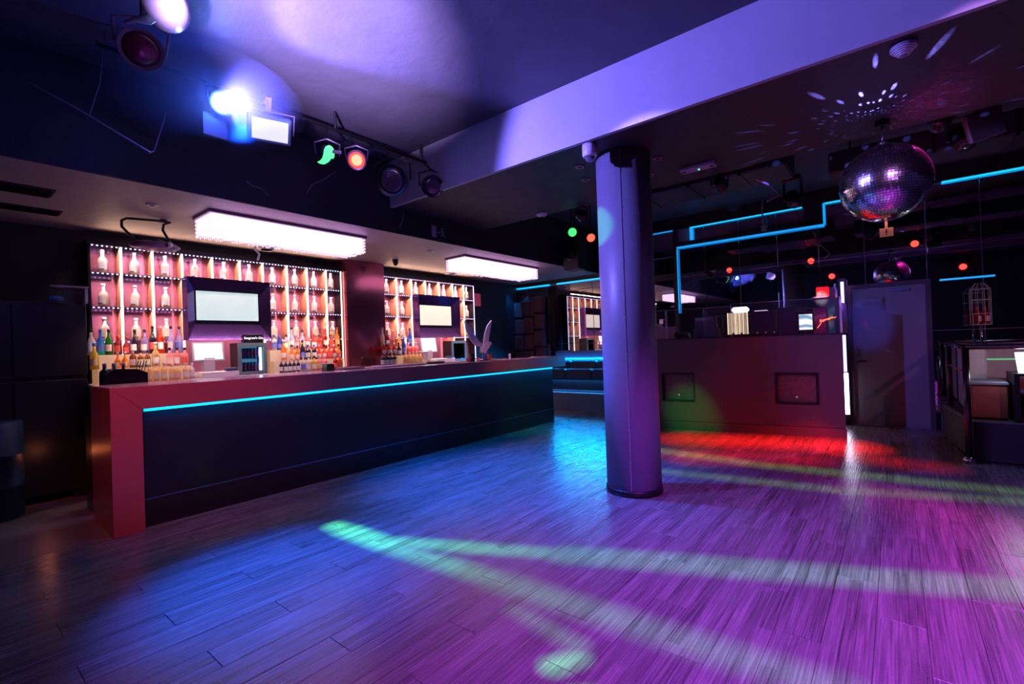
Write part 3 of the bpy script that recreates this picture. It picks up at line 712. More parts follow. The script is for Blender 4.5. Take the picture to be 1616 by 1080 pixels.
LABS = {k: mat('label_'+k, v, .55, noise=.35, nscale=60) for k, v in dict(white=(.80, .74, .78), red=(.7, .1, .1), cream=(.88, .74, .58), blue=(.12, .16, .6), pink=(.85, .5, .55), black=(.03, .02, .04), gold=(.9, .6, .25)).items()}
PROF = {
 'gin': [(.040, 0), (.046, .004), (.047, .125), (.043, .150), (.020, .185), (.0165, .195), (.0165, .235)],
 'round': [(.032, 0), (.037, .004), (.037, .13), (.031, .16), (.014, .20), (.0125, .25)],
 'square': [(.033, 0), (.036, .004), (.036, .12), (.034, .135), (.015, .155), (.0135, .185)],
 'tall': [(.030, 0), (.033, .004), (.033, .16), (.026, .19), (.013, .225), (.0125, .29)],
 'pot': [(.036, 0), (.042, .006), (.044, .05), (.042, .10), (.018, .14), (.014, .155), (.014, .19)]}
protos = {}
def bottle(kind, glass, cap, lab, pos, label, group):
    key = (kind, glass, cap, lab)
    if key not in protos:
        pr = PROF[kind]; sq = .55 if kind == 'square' else 0
        o = MB().lathe(pr, 16, sq=sq).build('bottle', CREAM if glass == 'cream' else GLS[glass], None, smooth=True, origin=(0, 0, 0))
        top = pr[-1]; MB().lathe([(top[0]+.0025, 0), (top[0]+.0025, .032), (top[0], .034)], 12, cz=top[1]-.006).build('cap', CAPS[cap], o, smooth=True)
        if lab:
            zb = {'gin': (.03, .115), 'round': (.04, .11), 'square': (.03, .10), 'tall': (.05, .13), 'pot': (.02, .085)}[kind]
            R = {'gin': .0475, 'round': .0377, 'square': .037, 'tall': .0337, 'pot': .0445}[kind]
            m = MB(); n = 9; vs = []; rr = R*(1.13 if sq else 1.0)
            for k in range(n+1):
                a = -.95+1.9*k/n
                if lab == 'disc': pass
                k2 = 1+sq*(1/max(abs(math.cos(a)), abs(math.sin(a)))-1)
                for r_ in (R*1.004, R*1.03):
                    vs += [(r_*k2*math.cos(a), r_*k2*math.sin(a), zb[0]), (r_*k2*math.cos(a), r_*k2*math.sin(a), zb[1])]
            fs = []
            for k in range(n):
                a0, b0 = 4*k, 4*k+4
                fs += [(a0+2, b0+2, b0+3, a0+3), (a0, a0+1, b0+1, b0), (a0+1, a0+3, b0+3, b0+1), (a0, b0, b0+2, a0+2)]
            m.add(vs, fs).build('paper_label', LABS[lab], o)
            if kind == 'gin': MB().box(R*1.03, R*1.06, -.022, .022, zb[0]+.004, zb[0]+.014).build('label_band', LABS['black'], o)
        protos[key] = o; o.location = pos
    else:
        s = protos[key]; o = s.copy(); COL.objects.link(o); o.location = pos
        for ch in s.children:
            cc = ch.copy(); COL.objects.link(cc); cc.parent = o
    o.rotation_euler = (0, 0, random.uniform(-.5, .1)-.3)
    return tag(o, label, 'bottle', group)
def shelf_bottles(Ys, cells, where):
    for r, cols in enumerate(cells):
        rn = ('top', 'second', 'third')[r]
        for cidx in cols:
            y = Ys[cidx]*.5+Ys[cidx+1]*.5-.01
            bottle('gin', 'cream', 'cream', 'white' if r < 2 else 'cream', (-6.87+random.uniform(-.01, .01), y, R1[r+1]+.001), 'backlit cream bottle in the %s row, %s cubby from the left, %s pillar' % (rn, ORD[cidx], where), 'cream bottles in the backlit cubbies')
shelf_bottles(Y1, [range(10), (0, 1, 2, 6, 7, 8, 9), (0, 1, 2, 6, 7, 8, 9)], 'before the copper')
shelf_bottles(Y2, [range(7), (0, 1, 5, 6), (0, 1, 5, 6)], 'beyond the copper')
TX, TZ = {1: -6.40, 2: -6.50, 3: -6.62}, {1: 1.142, 2: 1.302, 3: 1.452}
TN = {1: 'front', 2: 'middle', 3: 'rear'}
rows = {
 ('near the bar\'s left end', 3): [(145, 'round', 'clear', 'black', 'white'), (159.5, 'round', 'teal', 'blue', 'blue'), (172.7, 'round', 'green', 'black', 'pink'), (187, 'square', 'wine', 'red', 'red'), (200, 'pot', 'wine', 'red', 'red'), (213.7, 'round', 'black', 'black', 'white'), (229.3, 'round', 'violet', 'black', 'white'), (242, 'tall', 'black', 'black', 'red'), (255, 'tall', 'scarlet', 'silver', 'white'), (271, 'tall', 'violet', 'black', 'pink'), (284, 'tall', 'violet', 'black', 'blue')],
 ('near the bar\'s left end', 2): [(149, 'round', 'yellow', 'blue', 'gold'), (186, 'pot', 'orange', 'silver', 'gold'), (197.5, 'pot', 'orange', 'mauve', 'gold'), (210, 'square', 'brown', 'mauve', 'pink'), (222, 'square', 'brown', 'black', 'cream'), (233, 'square', 'brown', 'black', 'cream'), (246, 'round', 'gold', 'silver', 'white'), (268, 'square', 'pink', 'black', 'pink'), (280, 'square', 'pink', 'black', 'white'), (292, 'square', 'pink', 'black', 'red')],
 ('near the bar\'s left end', 1): [(223.3, 'square', 'gold', 'mauve', 'cream'), (234.7, 'square', 'gold', 'mauve', 'cream'), (246.8, 'square', 'gold', 'mauve', 'cream'), (258.8, 'square', 'gold', 'mauve', 'cream'), (271, 'square', 'gold', 'silver', 'white'), (281, 'square', 'gold', 'mauve', 'pink'), (292.5, 'square', 'gold', 'silver', 'white'), (302.5, 'square', 'clear', 'silver', 'white')],
 ('between fridge and copper pillar', 3): [(433.5, 'square', 'clear', 'blue', 'blue'), (442, 'pot', 'blue', 'blue', 'blue'), (452.8, 'square', 'clear', 'black', 'cream'), (461.6, 'tall', 'pale', 'black', 'white'), (469.5, 'square', 'pink', 'mauve', 'pink'), (478.3, 'round', 'pale', 'black', 'gold'), (486.5, 'round', 'pink', 'mauve', 'white'), (496.4, 'square', 'scarlet', 'red', 'white'), (504.8, 'square', 'scarlet', 'black', 'red'), (514.4, 'tall', 'red', 'silver', 'cream'), (524, 'pot', 'scarlet', 'red', 'red'), (533.5, 'tall', 'orange', 'red', 'gold')],
 ('between fridge and copper pillar', 2): [(448.4, 'round', 'orange', 'mauve', 'white'), (461, 'pot', 'orange', 'black', 'cream'), (470, 'pot', 'amber', 'black', 'pink'), (478, 'round', 'black', 'black', 'blue'), (486.7, 'square', 'black', 'blue', 'white'), (496.3, 'square', 'black', 'blue', 'white'), (504, 'pot', 'scarlet', 'mauve', 'pink'), (512.3, 'pot', 'scarlet', 'black', 'pink'), (520, 'pot', 'scarlet', 'black', 'red'), (527.6, 'pot', 'red', 'mauve', 'pink'), (535, 'pot', 'orange', 'black', 'red')],
 ('between fridge and copper pillar', 1): [(444, 'square', 'black', 'mauve', 'white'), (450.7, 'square', 'black', 'mauve', 'white'), (457.3, 'square', 'black', 'mauve', 'white'), (463.9, 'square', 'black', 'mauve', 'white'), (470.5, 'square', 'black', 'mauve', 'white'), (478.5, 'square', 'clear', 'silver', 'blue'), (487, 'square', 'clear', 'silver', 'white'), (496, 'square', 'yellow', 'black', 'cream'), (504.5, 'square', 'pink', 'silver', 'gold'), (512.6, 'square', 'pink', 'silver', 'cream'), (529.3, 'square', 'red', 'mauve', 'red'), (536.5, 'square', 'scarlet', 'mauve', 'red')],
 ('just beyond the copper pillar', 3): [(605, 'tall', 'clear', 'mauve', 'gold'), (612.3, 'round', 'wine', 'black', 'white'), (621, 'round', 'pink', 'silver', 'red'), (630.8, 'pot', 'orange', 'black', 'gold'), (640, 'tall', 'clear', 'silver', 'white'), (648, 'tall', 'blue', 'black', 'blue')],
 ('just beyond the copper pillar', 2): [(606.5, 'square', 'red', 'silver', 'pink'), (614.5, 'square', 'red', 'mauve', 'white'), (622.8, 'square', 'red', 'silver', 'pink'), (630, 'pot', 'black', 'black', 'white'), (638, 'tall', 'blue', 'mauve', 'blue'), (645.5, 'square', 'pink', 'silver', 'red'), (651.5, 'square', 'pink', 'silver', 'red'), (657.5, 'square', 'pink', 'silver', 'red')],
 ('just beyond the copper pillar', 1): [(604, 'square', 'black', 'black', 'white'), (610.4, 'square', 'black', 'black', 'white'), (616.6, 'square', 'black', 'black', 'white'), (622.8, 'square', 'black', 'black', 'white'), (640, 'square', 'gold', 'silver', 'gold'), (646.3, 'square', 'gold', 'silver', 'gold'), (652.3, 'square', 'gold', 'silver', 'gold'), (658.2, 'square', 'gold', 'silver', 'gold'), (664, 'square', 'gold', 'silver', 'gold')]}
SHN = dict(round='bottle', square='square bottle', tall='tall bottle', pot='squat bottle')
for (where, tier), lst in rows.items():
    for k, (px, kind, gl, cap, lb) in enumerate(lst):
        y = at(px, 570, 0, TX[tier]).y
        nb = [abs(at(q[0], 570, 0, TX[tier]).y-y) for m_, q in enumerate(lst) if abs(m_-k) == 1]
        o = bottle(kind, gl, cap, lb, (TX[tier], y, TZ[tier]), '%s %s, %s from left in the %s tier, %s' % (gl, SHN[kind], ORD[k], TN[tier], where), 'liquor bottles on the back counter')
        sc = min(1.0, min(nb)/(2.12*PROF[kind][2][0]*(1.12 if kind == 'square' else 1))); o.scale = (sc, sc, min(1, sc+.15))
def riser(label, y0, y1):
    t = thing('bottle_riser', label, 'display riser', (-6.6, (y0+y1)/2, 1.14), 'stepped bottle risers')
    RM = lit('riser_glow', (1.0, .45, .20), .32)
    bx('lower_step', RM, -6.55, -6.45, y0, y1, 1.141, 1.30, t); bx('upper_step', RM, -6.70, -6.565, y0, y1, 1.141, 1.45, t)
ya = lambda px: at(px, 570, 0, -6.5).y
riser('stepped bottle riser at the near end of back counter', 1.12, ya(298)); riser('stepped bottle riser between fridge and copper pillar', ya(430), ya(539.5)); riser('stepped bottle riser just beyond the copper pillar', 4.95, ya(662))

# ---- screens in hoods, tills, fridges
HOOD = mat('hood_gloss', (.13, .06, .26), .14, .8)
def hood(which, y0, y1, zt, zb, ty0, ty1, tz0, tz1, scrm):
    t = thing('television', 'wall screen in a %s' % which, 'television', (-6.8, (y0+y1)/2, zb), 'screens in the bottle shelving')
    xo, xi = -6.60, -6.688
    o4 = [(xo, y0, zb), (xo, y1, zb), (xo, y1, zt), (xo, y0, zt)]; i4 = [(xi, ty0, tz0), (xi, ty1, tz0), (xi, ty1, tz1), (xi, ty0, tz1)]
    b4 = [(-6.788, p[1], p[2]) for p in o4]; c4 = [(-6.788, p[1], p[2]) for p in i4]
    m = MB(); vs = o4+i4+b4+c4
    fs = []
    for k in range(4):
        n = (k+1) % 4
        fs += [(k, n, 4+n, 4+k), (n, k, 8+k, 8+n), (4+k, 4+n, 12+n, 12+k), (8+k, 12+k, 12+n, 8+n)]
    m.add(vs, fs).build('hood', HOOD, t)
    bx('bezel', BLACKG, xi-.03, xi-.005, ty0, ty1, tz0, tz1, t)
    bx('display', scrm, xi-.006, xi, ty0+.02, ty1-.02, tz0+.05, tz1-.02, t)
    return t
SCR1 = lit('pale_blue_screen', (.60, .78, .80), .85); SCR2 = lit('pale_peach_screen', (1.0, .76, .60), .95)
for S in (SCR1, SCR2):
    nt = S.node_tree; b_ = nt.nodes['Principled BSDF']; base = b_.inputs['Emission Color'].default_value[:]
    nz = nt.nodes.new('ShaderNodeTexNoise'); nz.inputs['Scale'].default_value = 3; tcn = nt.nodes.new('ShaderNodeTexCoord'); nt.links.new(tcn.outputs['Object'], nz.inputs[0])
    mx = nt.nodes.new('ShaderNodeMix'); mx.data_type = 'RGBA'; mx.inputs[6].default_value = [x*.8 for x in base]; mx.inputs[7].default_value = [min(1, x*1.25) for x in base]
    nt.links.new(nz.outputs[0], mx.inputs[0]); nt.links.new(mx.outputs[2], b_.inputs['Emission Color'])
hd = hood('purple hood over the till, near shelving', 1.99, 2.965, 2.37, 1.60, 2.09, 2.86, 1.80, 2.235, SCR1)
bx('red_corner_light', lit('red_dim', (1, .02, .02), .8), -6.72, -6.70, 2.55, 2.75, 2.26, 2.30, hd)
hood('dark hood in the far shelving', 5.56, 6.58, 2.375, 1.60, 5.63, 6.44, 1.78, 2.215, SCR2)
def till(label, y0, y1, z0, z1, drawer):
    t = thing('cash_register', label, 'cash register', (-6.5, (y0+y1)/2, 1.14), 'touch screen tills')
    M = Matrix.Translation((-6.56, 0, z0)) @ Matrix.Rotation(-.18, 4, 'Y')
    MB(M).box(-.03, 0, y0, y1, 0, z1-z0, .005).build('housing', mat('till_grey', (.25, .2, .3), .4), t)
    MB(M).box(.0005, .004, y0+.02, y1-.025, .02, z1-z0-.02).build('display', lit('till_screen', (.85, .85, 1.0), 1.5), t)
    bx('stand', MATS['till_grey'], -6.68, -6.56, (y0+y1)/2-.06, (y0+y1)/2+.06, 1.20, z0+.04, t)
    bx('drawer', WHITEP, -6.78, -6.38, drawer[0], drawer[1], 1.141, 1.21, t, .006)
    bx('card_reader', mat('reader_navy', (.03, .05, .14), .4), -6.46, -6.38, drawer[0]+.26, drawer[0]+.38, 1.211, 1.25, t, .004)
till('white till with glowing screen beside the near fridge', 2.02, 2.37, 1.34, 1.58, (2.06, 2.46))
till('small till with glowing screen beside the far fridge', 5.56, 5.93, 1.33, 1.61, (5.75, 6.2))
CANB = mat('blue_can', (.05, .18, .55), .25, .5)
def fridge(label, y0, y1, z1, cans, inner):
    t = thing('mini_fridge', label, 'fridge', (-6.6, (y0+y1)/2, 1.14), 'small glass door fridges')
    b = MB().box(-6.785, -6.56, y0, y0+.03, 1.141, z1).box(-6.785, -6.56, y1-.03, y1, 1.141, z1).box(-6.785, -6.56, y0+.03, y1-.03, z1-.035, z1).box(-6.785, -6.56, y0+.03, y1-.03, 1.141, 1.17).box(-6.785, -6.765, y0+.03, y1-.03, 1.17, z1-.035)
    b.build('body', BLACKM, t)
    f = MB().box(-6.558, -6.535, y0, y0+.045, 1.145, z1).box(-6.558, -6.535, y1-.045, y1, 1.145, z1).box(-6.558, -6.535, y0+.045, y1-.045, z1-.05, z1).box(-6.558, -6.535, y0+.045, y1-.045, 1.145, 1.185)
    d = f.build('door', mat('fridge_door', (.08, .12, .17), .3, .3), t)
    bx('door_glass', clear('fridge_glass', (.95, .97, 1)), -6.55, -6.545, y0+.045, y1-.045, 1.185, z1-.05, d)
    bx('light_strip', lit('fridge_light', (.55, .85, 1.0), 3.0), -6.60, -6.575, y1-.075, y1-.05, 1.19, z1-.06, t)
    bx('back_glow', lit('fridge_back', (.10, .35, .55), inner), -6.763, -6.757, y0+.035, y1-.035, 1.175, z1-.04, t)
    bx('wire_shelf', CHROME, -6.755, -6.58, y0+.032, y1-.032, (1.17+z1-.035)/2, (1.17+z1-.035)/2+.008, t)
    zs = (1.171, (1.17+z1-.035)/2+.009); n = cans
    proto_c = None
    for r in range(2):
        for k in range(n):
            y = y0+.075+k*(y1-y0-.15)/(n-1)
            lab = 'blue drink can in the %s fridge, %s shelf, %s from left' % ('near' if y0 < 4 else 'far', ('lower', 'upper')[r], ORD[k])
            if proto_c is None:
                o = MB().lathe([(.020, 0), (.024, .006), (.024, .12), (.019, .132)], 12).build('drink_can', CANB, None, smooth=True, origin=(0, 0, 0)); proto_c = o
                MB().box(.0235, .0255, -.012, .012, .03, .10).build('red_mark', mat('can_red', (.6, .1, .2), .3), o)
            else:
                o = proto_c.copy(); COL.objects.link(o)
                for ch in proto_c.children: q = ch.copy(); COL.objects.link(q); q.parent = o
            o.location = (-6.63, y, zs[r]); tag(o, lab, 'can', 'cans in the small fridges')
    return t
fr1 = fridge('small black fridge of blue cans under the gin sign', 2.51, 2.87, 1.555, 6, .5)
fr2 = fridge('small bright fridge beyond the copper pillar', 6.27, 6.66, 1.53, 4, 1.2)
t = thing('sign_box', 'black lit sign reading Seagram\'s Gin on top of the near fridge', 'sign', (-6.62, 2.72, 1.556))
bx('box', BLACKG, -6.66, -6.58, 2.60, 2.85, 1.556, 1.665, t, .004)
def to_mesh(o):
    dg = bpy.context.evaluated_depsgraph_get(); me = D.meshes.new_from_object(o.evaluated_get(dg)); n = o.name
    r = D.objects.new(n+'_m', me); COL.objects.link(r); r.parent = o.parent; r.matrix_local = o.matrix_local.copy()
    D.objects.remove(o); r.name = n; return r
def text(name, body, size, m, parent, M, extrude=.002):
    fc = D.curves.new(name, 'FONT'); fc.body = body; fc.size = size; fc.extrude = extrude; fc.align_x = 'CENTER'; fc.align_y = 'CENTER'; fc.materials.append(m)
    o = D.objects.new(name, fc); COL.objects.link(o); o.parent = parent
    o.matrix_local = Matrix.Translation(-WL[parent.name]) @ M; return to_mesh(o)
FACEX = lambda x, y, z: Matrix.Translation((x, y, z)) @ Matrix(((0, 0, 1, 0), (1, 0, 0, 0), (0, 1, 0, 0), (0, 0, 0, 1)))
SIGNW = lit('sign_white', (.85, .85, 1), 1.4)
text('lettering', "Seagram's Gin", .042, SIGNW, t, FACEX(-6.577, 2.725, 1.618))

# ---- chandeliers of crystal fringe
CHM = lit('crystal_light', (1.0, .66, .98), 1.7)
CRY = lit('crystal_bead_glow', (1.0, .64, .98), 1.35)  # beads emit in place of light shining through from inside
def chandelier(label, y0, y1, x0=-5.62, x1=-5.20, z0=2.625):
    t = thing('chandelier', label, 'chandelier', ((x0+x1)/2, (y0+y1)/2, z0), 'long crystal fringe ceiling lights over the bar')
    bx('canopy', mat('canopy_purple', (.18, .08, .20), .4), x0-.02, x1+.02, y0-.02, y1+.02, 2.82, ZF, t)
    bx('diffuser', CHM, x0+.02, x1-.02, y0+.02, y1-.02, z0+.03, 2.82, t)
    b = MB(); rnd = random.Random(3)
    def strand(x, y):
        z = 2.82; e = z0+rnd.uniform(-.008, .012)
        n = 5
        for k in range(n):
            h = (z-e)/n; zc = z-(k+.5)*h; r = .0085
            b.add([(x, y, zc+h*.48), (x+r, y, zc), (x, y+r, zc), (x-r, y, zc), (x, y-r, zc), (x, y, zc-h*.48)], [(0, 1, 2), (0, 2, 3), (0, 3, 4), (0, 4, 1), (5, 2, 1), (5, 3, 2), (5, 4, 3), (5, 1, 4)])
    n = int((y1-y0)/.019)
    for k in range(n+1):
        y = y0+(y1-y0)*k/n; strand(x1, y); strand(x0, y)
    n = int((x1-x0)/.02)
    for k in range(1, n): strand(x0+(x1-x0)*k/n, y0); strand(x0+(x1-x0)*k/n, y1)
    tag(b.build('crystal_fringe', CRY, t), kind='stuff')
chandelier('long glowing crystal fringe ceiling light over the near half of the bar', 1.79, 3.53)
chandelier('long glowing crystal fringe ceiling light over the far half of the bar', 5.33, 7.26)
for (a, b) in ((1.79, 3.53), (5.33, 7.26)):
    area('lamp_chandelier', (-5.41, (a+b)/2, 2.60), (-5.41, (a+b)/2, 0), (1.0, .50, .95), 10, .4, b-a, roll=(1, 0, 0), spread=110)
    area('lamp_chandelier_side', (-5.17, (a+b)/2, 2.72), (-4.0, (a+b)/2, 2.6), (.75, .25, 1.0), 1.2, b-a, .2, roll=(0, 1, 0))

# ---- things on the soffit
def disc(name, label, cat, x, y, z, r, h, m, group=None, rings=0):
    t = thing(name, label, cat, (x, y, z-h), group)
    MB().lathe([(r*.82, 0), (r, h*.5), (r, h)], 24, x, y, z-h).build('rim', m, t, smooth=True)
    MB().lathe([(r*.2, -.002), (r*.5, 0), (r*.5, .004)], 20, x, y, z-h-.002).build('core', BLACKM, t, smooth=True)
    for k in range(rings):
        a = r*(.62+.12*k); MB().lathe([(a, -.004), (a+.012, -.006), (a+.014, .003)], 24, x, y, z-h).build('vent_ring', m, t, smooth=True)
    return t
disc('ceiling_diffuser', 'round grey air diffuser behind the near crystal light', 'air vent', -6.66, 2.96, ZF, .13, .02, mat('vent_grey', (.35, .3, .35), .4), 'round ceiling vents over the bar', 2)
disc('ceiling_diffuser', 'round grey air diffuser behind the far crystal light', 'air vent', -6.73, 6.49, ZF, .13, .02, MATS['vent_grey'], 'round ceiling vents over the bar', 2)
disc('downlight', 'small round downlight above the hanging projector', 'downlight', -5.42, 1.37, ZF, .05, .012, WHITEP, 'small recessed downlights')
disc('downlight', 'small round downlight in the soffit near the exit pictogram', 'downlight', -5.35, 4.75, ZF, .05, .012, WHITEP, 'small recessed downlights')
disc('downlight', 'small round downlight beyond the far crystal light', 'downlight', -6.75, 7.35, ZF, .05, .012, WHITEP, 'small recessed downlights')
t = thing('security_camera', 'small black dome camera on the soffit by the copper pillar', 'security camera', (-6.23, 4.79, ZF-.1))
MB().lathe([(.045, 0), (.05, .05), (.05, .06)], 16, -6.23, 4.79, ZF-.06).build('mount', BLACKM, t, smooth=True)
MB().ball(-6.23, 4.79, ZF-.062, .038, n=14, m=8).build('dome', BLACKG, t, smooth=True)
for k, (y0, y1, x0, x1) in enumerate(((.0, .72, -5.75, -5.48), (-.2, .86, -6.42, -6.22))):
    t = thing('air_vent', ('long black slot vent in the soffit, nearer the dance floor', 'long black slot vent in the soffit, nearer the back wall')[k], 'air vent', ((x0+x1)/2, (y0+y1)/2, ZF-.02), 'slot vents at the left of the soffit')
    MB().box(x0, x1, y0, y1, ZF-.006, ZF).build('frame', BLACK, t)
    for j in range(5): bx('slat', BLACKM, x0+.02+j*(x1-x0-.04)/5, x0+.03+j*(x1-x0-.04)/5, y0+.02, y1-.02, ZF-.018, ZF-.006, t)
# projector on a bent tube bracket
t = thing('projector', 'black projector hanging on a bent tube bracket over the bar left end', 'projector', (-5.95, 1.52, 2.52))
PM = mat('projector_shell', (.22, .12, .28), .22, .3)
MB().ball(-5.95, 1.52, 2.56, .15, .22, .052, n=24, m=12).build('shell', PM, t, smooth=True)
MB().ball(-5.93, 1.52, 2.605, .07, .10, .022, n=16, m=8).build('top_cover', BLACKG, t, smooth=True)
MB(Matrix.Translation((-5.80, 1.60, 2.56)) @ Matrix.Rotation(PI/2, 4, 'Y')).lathe([(.028, -.02), (.030, .02), (.022, .03)], 14).build('lens', CHROME, t, smooth=True)
MB().tube([(-5.95, 1.38, 2.58), (-5.95, 1.30, 2.66), (-5.95, 1.25, 2.72), (-5.95, 1.25, 2.78), (-5.95, 1.29, 2.81), (-5.95, 1.52, 2.83), (-5.95, 1.66, 2.83)], .013, 8).build('bracket', BLACKM, t, smooth=True)
MB().tube([(-5.95, 1.66, 2.835), (-5.95, 1.60, 2.80), (-5.95, 1.59, 2.74), (-5.95, 1.63, 2.66), (-5.95, 1.68, 2.58)], .013, 8).build('bracket', BLACKM, t, smooth=True)
MB().lathe([(.03, 0), (.03, .012)], 14, -5.95, 1.60, ZF-.014).build('ceiling_plate', BLACKM, t)
MB().tube([(-5.95, 1.31, 2.58), (-5.95, 1.42, 2.625), (-5.95, 1.55, 2.64), (-5.95, 1.70, 2.62)], .004, 6).build('cable', BLACKM, t)
# small white hook spray on the header
tag(MB().tube([(-6.3, 2.66, 2.84), (-6.3, 2.66, 2.74), (-6.28, 2.70, 2.68), (-6.28, 2.68, 2.60)], .014, 8).build('ceiling_nozzle', WHITEP), 'white ceiling nozzle hanging before the near screen', 'nozzle')
# exit pictogram on the soffit face
t = thing('exit_pictogram', 'dark running man exit sign on the soffit face', 'exit sign', (XS+.03, 4.42, 2.9))
bx('board', mat('exit_green_dark', (.015, .03, .035), .4), XS+.02, XS+.035, 4.25, 4.60, 2.875, 3.06, t)
EW = mat('exit_white', (.5, .48, .6), .5)
bx('door_symbol', EW, XS+.035, XS+.038, 4.27, 4.35, 2.89, 3.045, t)
def bar2(p, q, wd): 
    p = Vector((p[0], p[1])); q = Vector((q[0], q[1])); d = (q-p).normalized(); n = Vector((-d.y, d.x))*wd
    return [p-n, q-n, q+n, p+n]
man = MB().lathe([(.0, 0), (.012, 0)], 4)
man = MB()
for p, q, wd in (((.15, .115), (.165, .07), .010), ((.165, .07), (.135, .04), .006), ((.135, .04), (.115, .045), .006), ((.165, .07), (.19, .035), .006), ((.19, .035), (.215, .03), .006), ((.15, .112), (.125, .085), .005), ((.152, .112), (.185, .09), .005)):
    man.prism([(4.31+a[0], 2.885+a[1]) for a in bar2(p, q, wd)], XS+.035, XS+.038, 'yz')
man.prism([(4.31+a, 2.885+b) for a, b in arc(.147, .135, .013, 0, 330, 11)], XS+.035, XS+.038, 'yz')
man.prism([(4.37, 2.965), (4.39, 2.98), (4.39, 2.97), (4.42, 2.97), (4.42, 2.96), (4.39, 2.96), (4.39, 2.95)], XS+.035, XS+.038, 'yz')
man.build('running_man', EW, t)

# ---- slab underside things
t = thing('security_camera', 'white dome camera on the beam beside the column top', 'security camera', (-2.05, 3.72, ZS-.16))
MB().lathe([(.058, 0), (.066, .02), (.066, .11)], 24, -2.05, 3.72, ZS-.112).build('housing', mat('camera_white', (.7, .66, .8), .35), t, smooth=True)
MB().ball(-2.05, 3.72, ZS-.112, .045, n=18, m=10).build('dome', mat('dome_glass', (.25, .22, .35), .06, .6), t, smooth=True)
t = thing('smoke_detector', 'round white smoke detector near the far edge of the beam', 'smoke detector', (-3.62, 5.2, ZS-.05))
MB().lathe([(.02, -.045), (.05, -.04), (.075, -.02), (.08, 0)], 24, -3.62, 5.2, ZS).build('body', WHITEP, t, smooth=True)
MB().lathe([(.015, -.05), (.02, -.044)], 10, -3.62, 5.2, ZS).build('sensor', BLACKM, t)
q0, q1, q2 = at(1075, 267, 2, ZS), at(1134, 257, 2, ZS), at(1085, 274, 2, ZS)
t = thing('emergency_light', 'long pale emergency light with a green dot on the beam underside', 'emergency light', (-1.49, 4.93, ZS-.05))
bx('housing', mat('em_light_lilac', (.5, .4, .6), .4), -1.67, -1.33, 4.87, 4.99, ZS-.04, ZS, t, .008)
bx('end_cap', BLACKM, -1.65, -1.62, 4.90, 4.95, ZS-.043, ZS-.04, t); bx('end_cap', BLACKM, -1.38, -1.35, 4.90, 4.95, ZS-.043, ZS-.04, t)
MB().ball(-1.49, 4.93, ZS-.042, .008, n=8, m=6).build('green_indicator', lit('green_dot', (.1, 1, .3), 3), t)
for k, (px, py, lb) in enumerate(((984, 238, 'small ring light on the beam, right of the column top'), (1038, 249, 'ring light on the beam, halfway to the emergency light'), (1026, 275, 'ring light on the beam, nearer the mirror side right of column'), (915, 263, 'ring light on the beam just behind the white dome camera'), (924, 283, 'ring light on the beam left of the column, farther one'))):
    p = at(px, py, 2, ZS)
    t = disc('downlight', lb, 'downlight', p.x, p.y, ZS, .05, .014, mat('downlight_pinkish', (.30, .14, .17), .4), 'ring lights on the beam underside')
t = thing('ceiling_cone', 'ribbed violet cone speaker on the beam at upper right', 'ceiling speaker', (.09, 3.78, ZS-.07))
MB().lathe([(.01, -.07), (.02, -.068), (.065, -.02), (.07, 0)], 24, .09, 3.78, ZS).build('cone', mat('cone_violet', (.25, .2, .35), .4), t, smooth=True)
for k in range(5): MB().lathe([(.028+.009*k, -.066+.009*k), (.031+.009*k, -.064+.009*k), (.029+.009*k, -.06+.009*k)], 24, .09, 3.78, ZS).build('rib', WHITEP, t, smooth=True)

# ---- mirror ball
BCX, BCY, BCZ, BR = -.035, 5.0, 2.632, .312
t = thing('mirror_ball', 'large mirror ball hanging from the ceiling beam at right', 'mirror ball', (BCX, BCY, BCZ-BR))
MB().ball(BCX, BCY, BCZ, BR-.004, n=40, m=24).build('core', BLACKM, t, smooth=True)
tiles = MB(); rnd = random.Random(5); rowsN = 46
for j in range(rowsN):
    th = PI*(j+.5)/rowsN; rr = BR*math.sin(th)
    n = max(4, int(2*PI*rr/(PI*BR/rowsN)))
    for i in range(n):
        ph = 2*PI*(i+.5)/n+.13*j
        nrm = Vector((math.sin(th)*math.cos(ph), math.sin(th)*math.sin(ph), math.cos(th)))
        cp_ = Vector((BCX, BCY, BCZ))+nrm*BR
        nrm2 = (nrm+Vector((rnd.gauss(0, .022), rnd.gauss(0, .022), rnd.gauss(0, .022)))).normalized()
        tx = Vector((-math.sin(ph), math.cos(ph), 0)); tx = (tx-nrm2*tx.dot(nrm2)).normalized(); ty = nrm2.cross(tx)
        h = PI*BR/rowsN*.44
        tiles.add([cp_-tx*h-ty*h, cp_+tx*h-ty*h, cp_+tx*h+ty*h, cp_-tx*h+ty*h], [(0, 1, 2, 3)])
tag(tiles.build('mirror_tiles', mat('ball_mirror', (.85, .82, .95), .16, 1, noise=.02), t), kind='stuff')
MB().lathe([(.03, 0), (.03, .03), (.012, .04), (.008, .05), (.008, ZS-BCZ-BR)], 12, BCX, BCY, BCZ+BR-.004).build('hanging_rod', BLACKM, t, smooth=True)
MB().lathe([(.05, -.05), (.05, 0)], 16, BCX, BCY, ZS).build('motor', BLACKM, t)
t = thing('warning_tag', 'small orange warning tag hanging under the mirror ball', 'tag', (BCX, BCY, 2.17))
OR = mat('orange_tag', (.85, .33, .03), .5)
VY = Vector((BCX, BCY, 0)).normalized(); VX = Vector((VY.y, -VY.x, 0))
TG = Matrix(((VX.x, VY.x, 0, BCX), (VX.y, VY.y, 0, BCY), (0, 0, 1, 0), (0, 0, 0, 1)))
MB(TG).box(-.009, .009, -.002, .002, 2.26, 2.322).build('strap', OR, t)
MB(TG).box(-.045, .045, -.003, .003, 2.19, 2.262).build('card', OR, t)
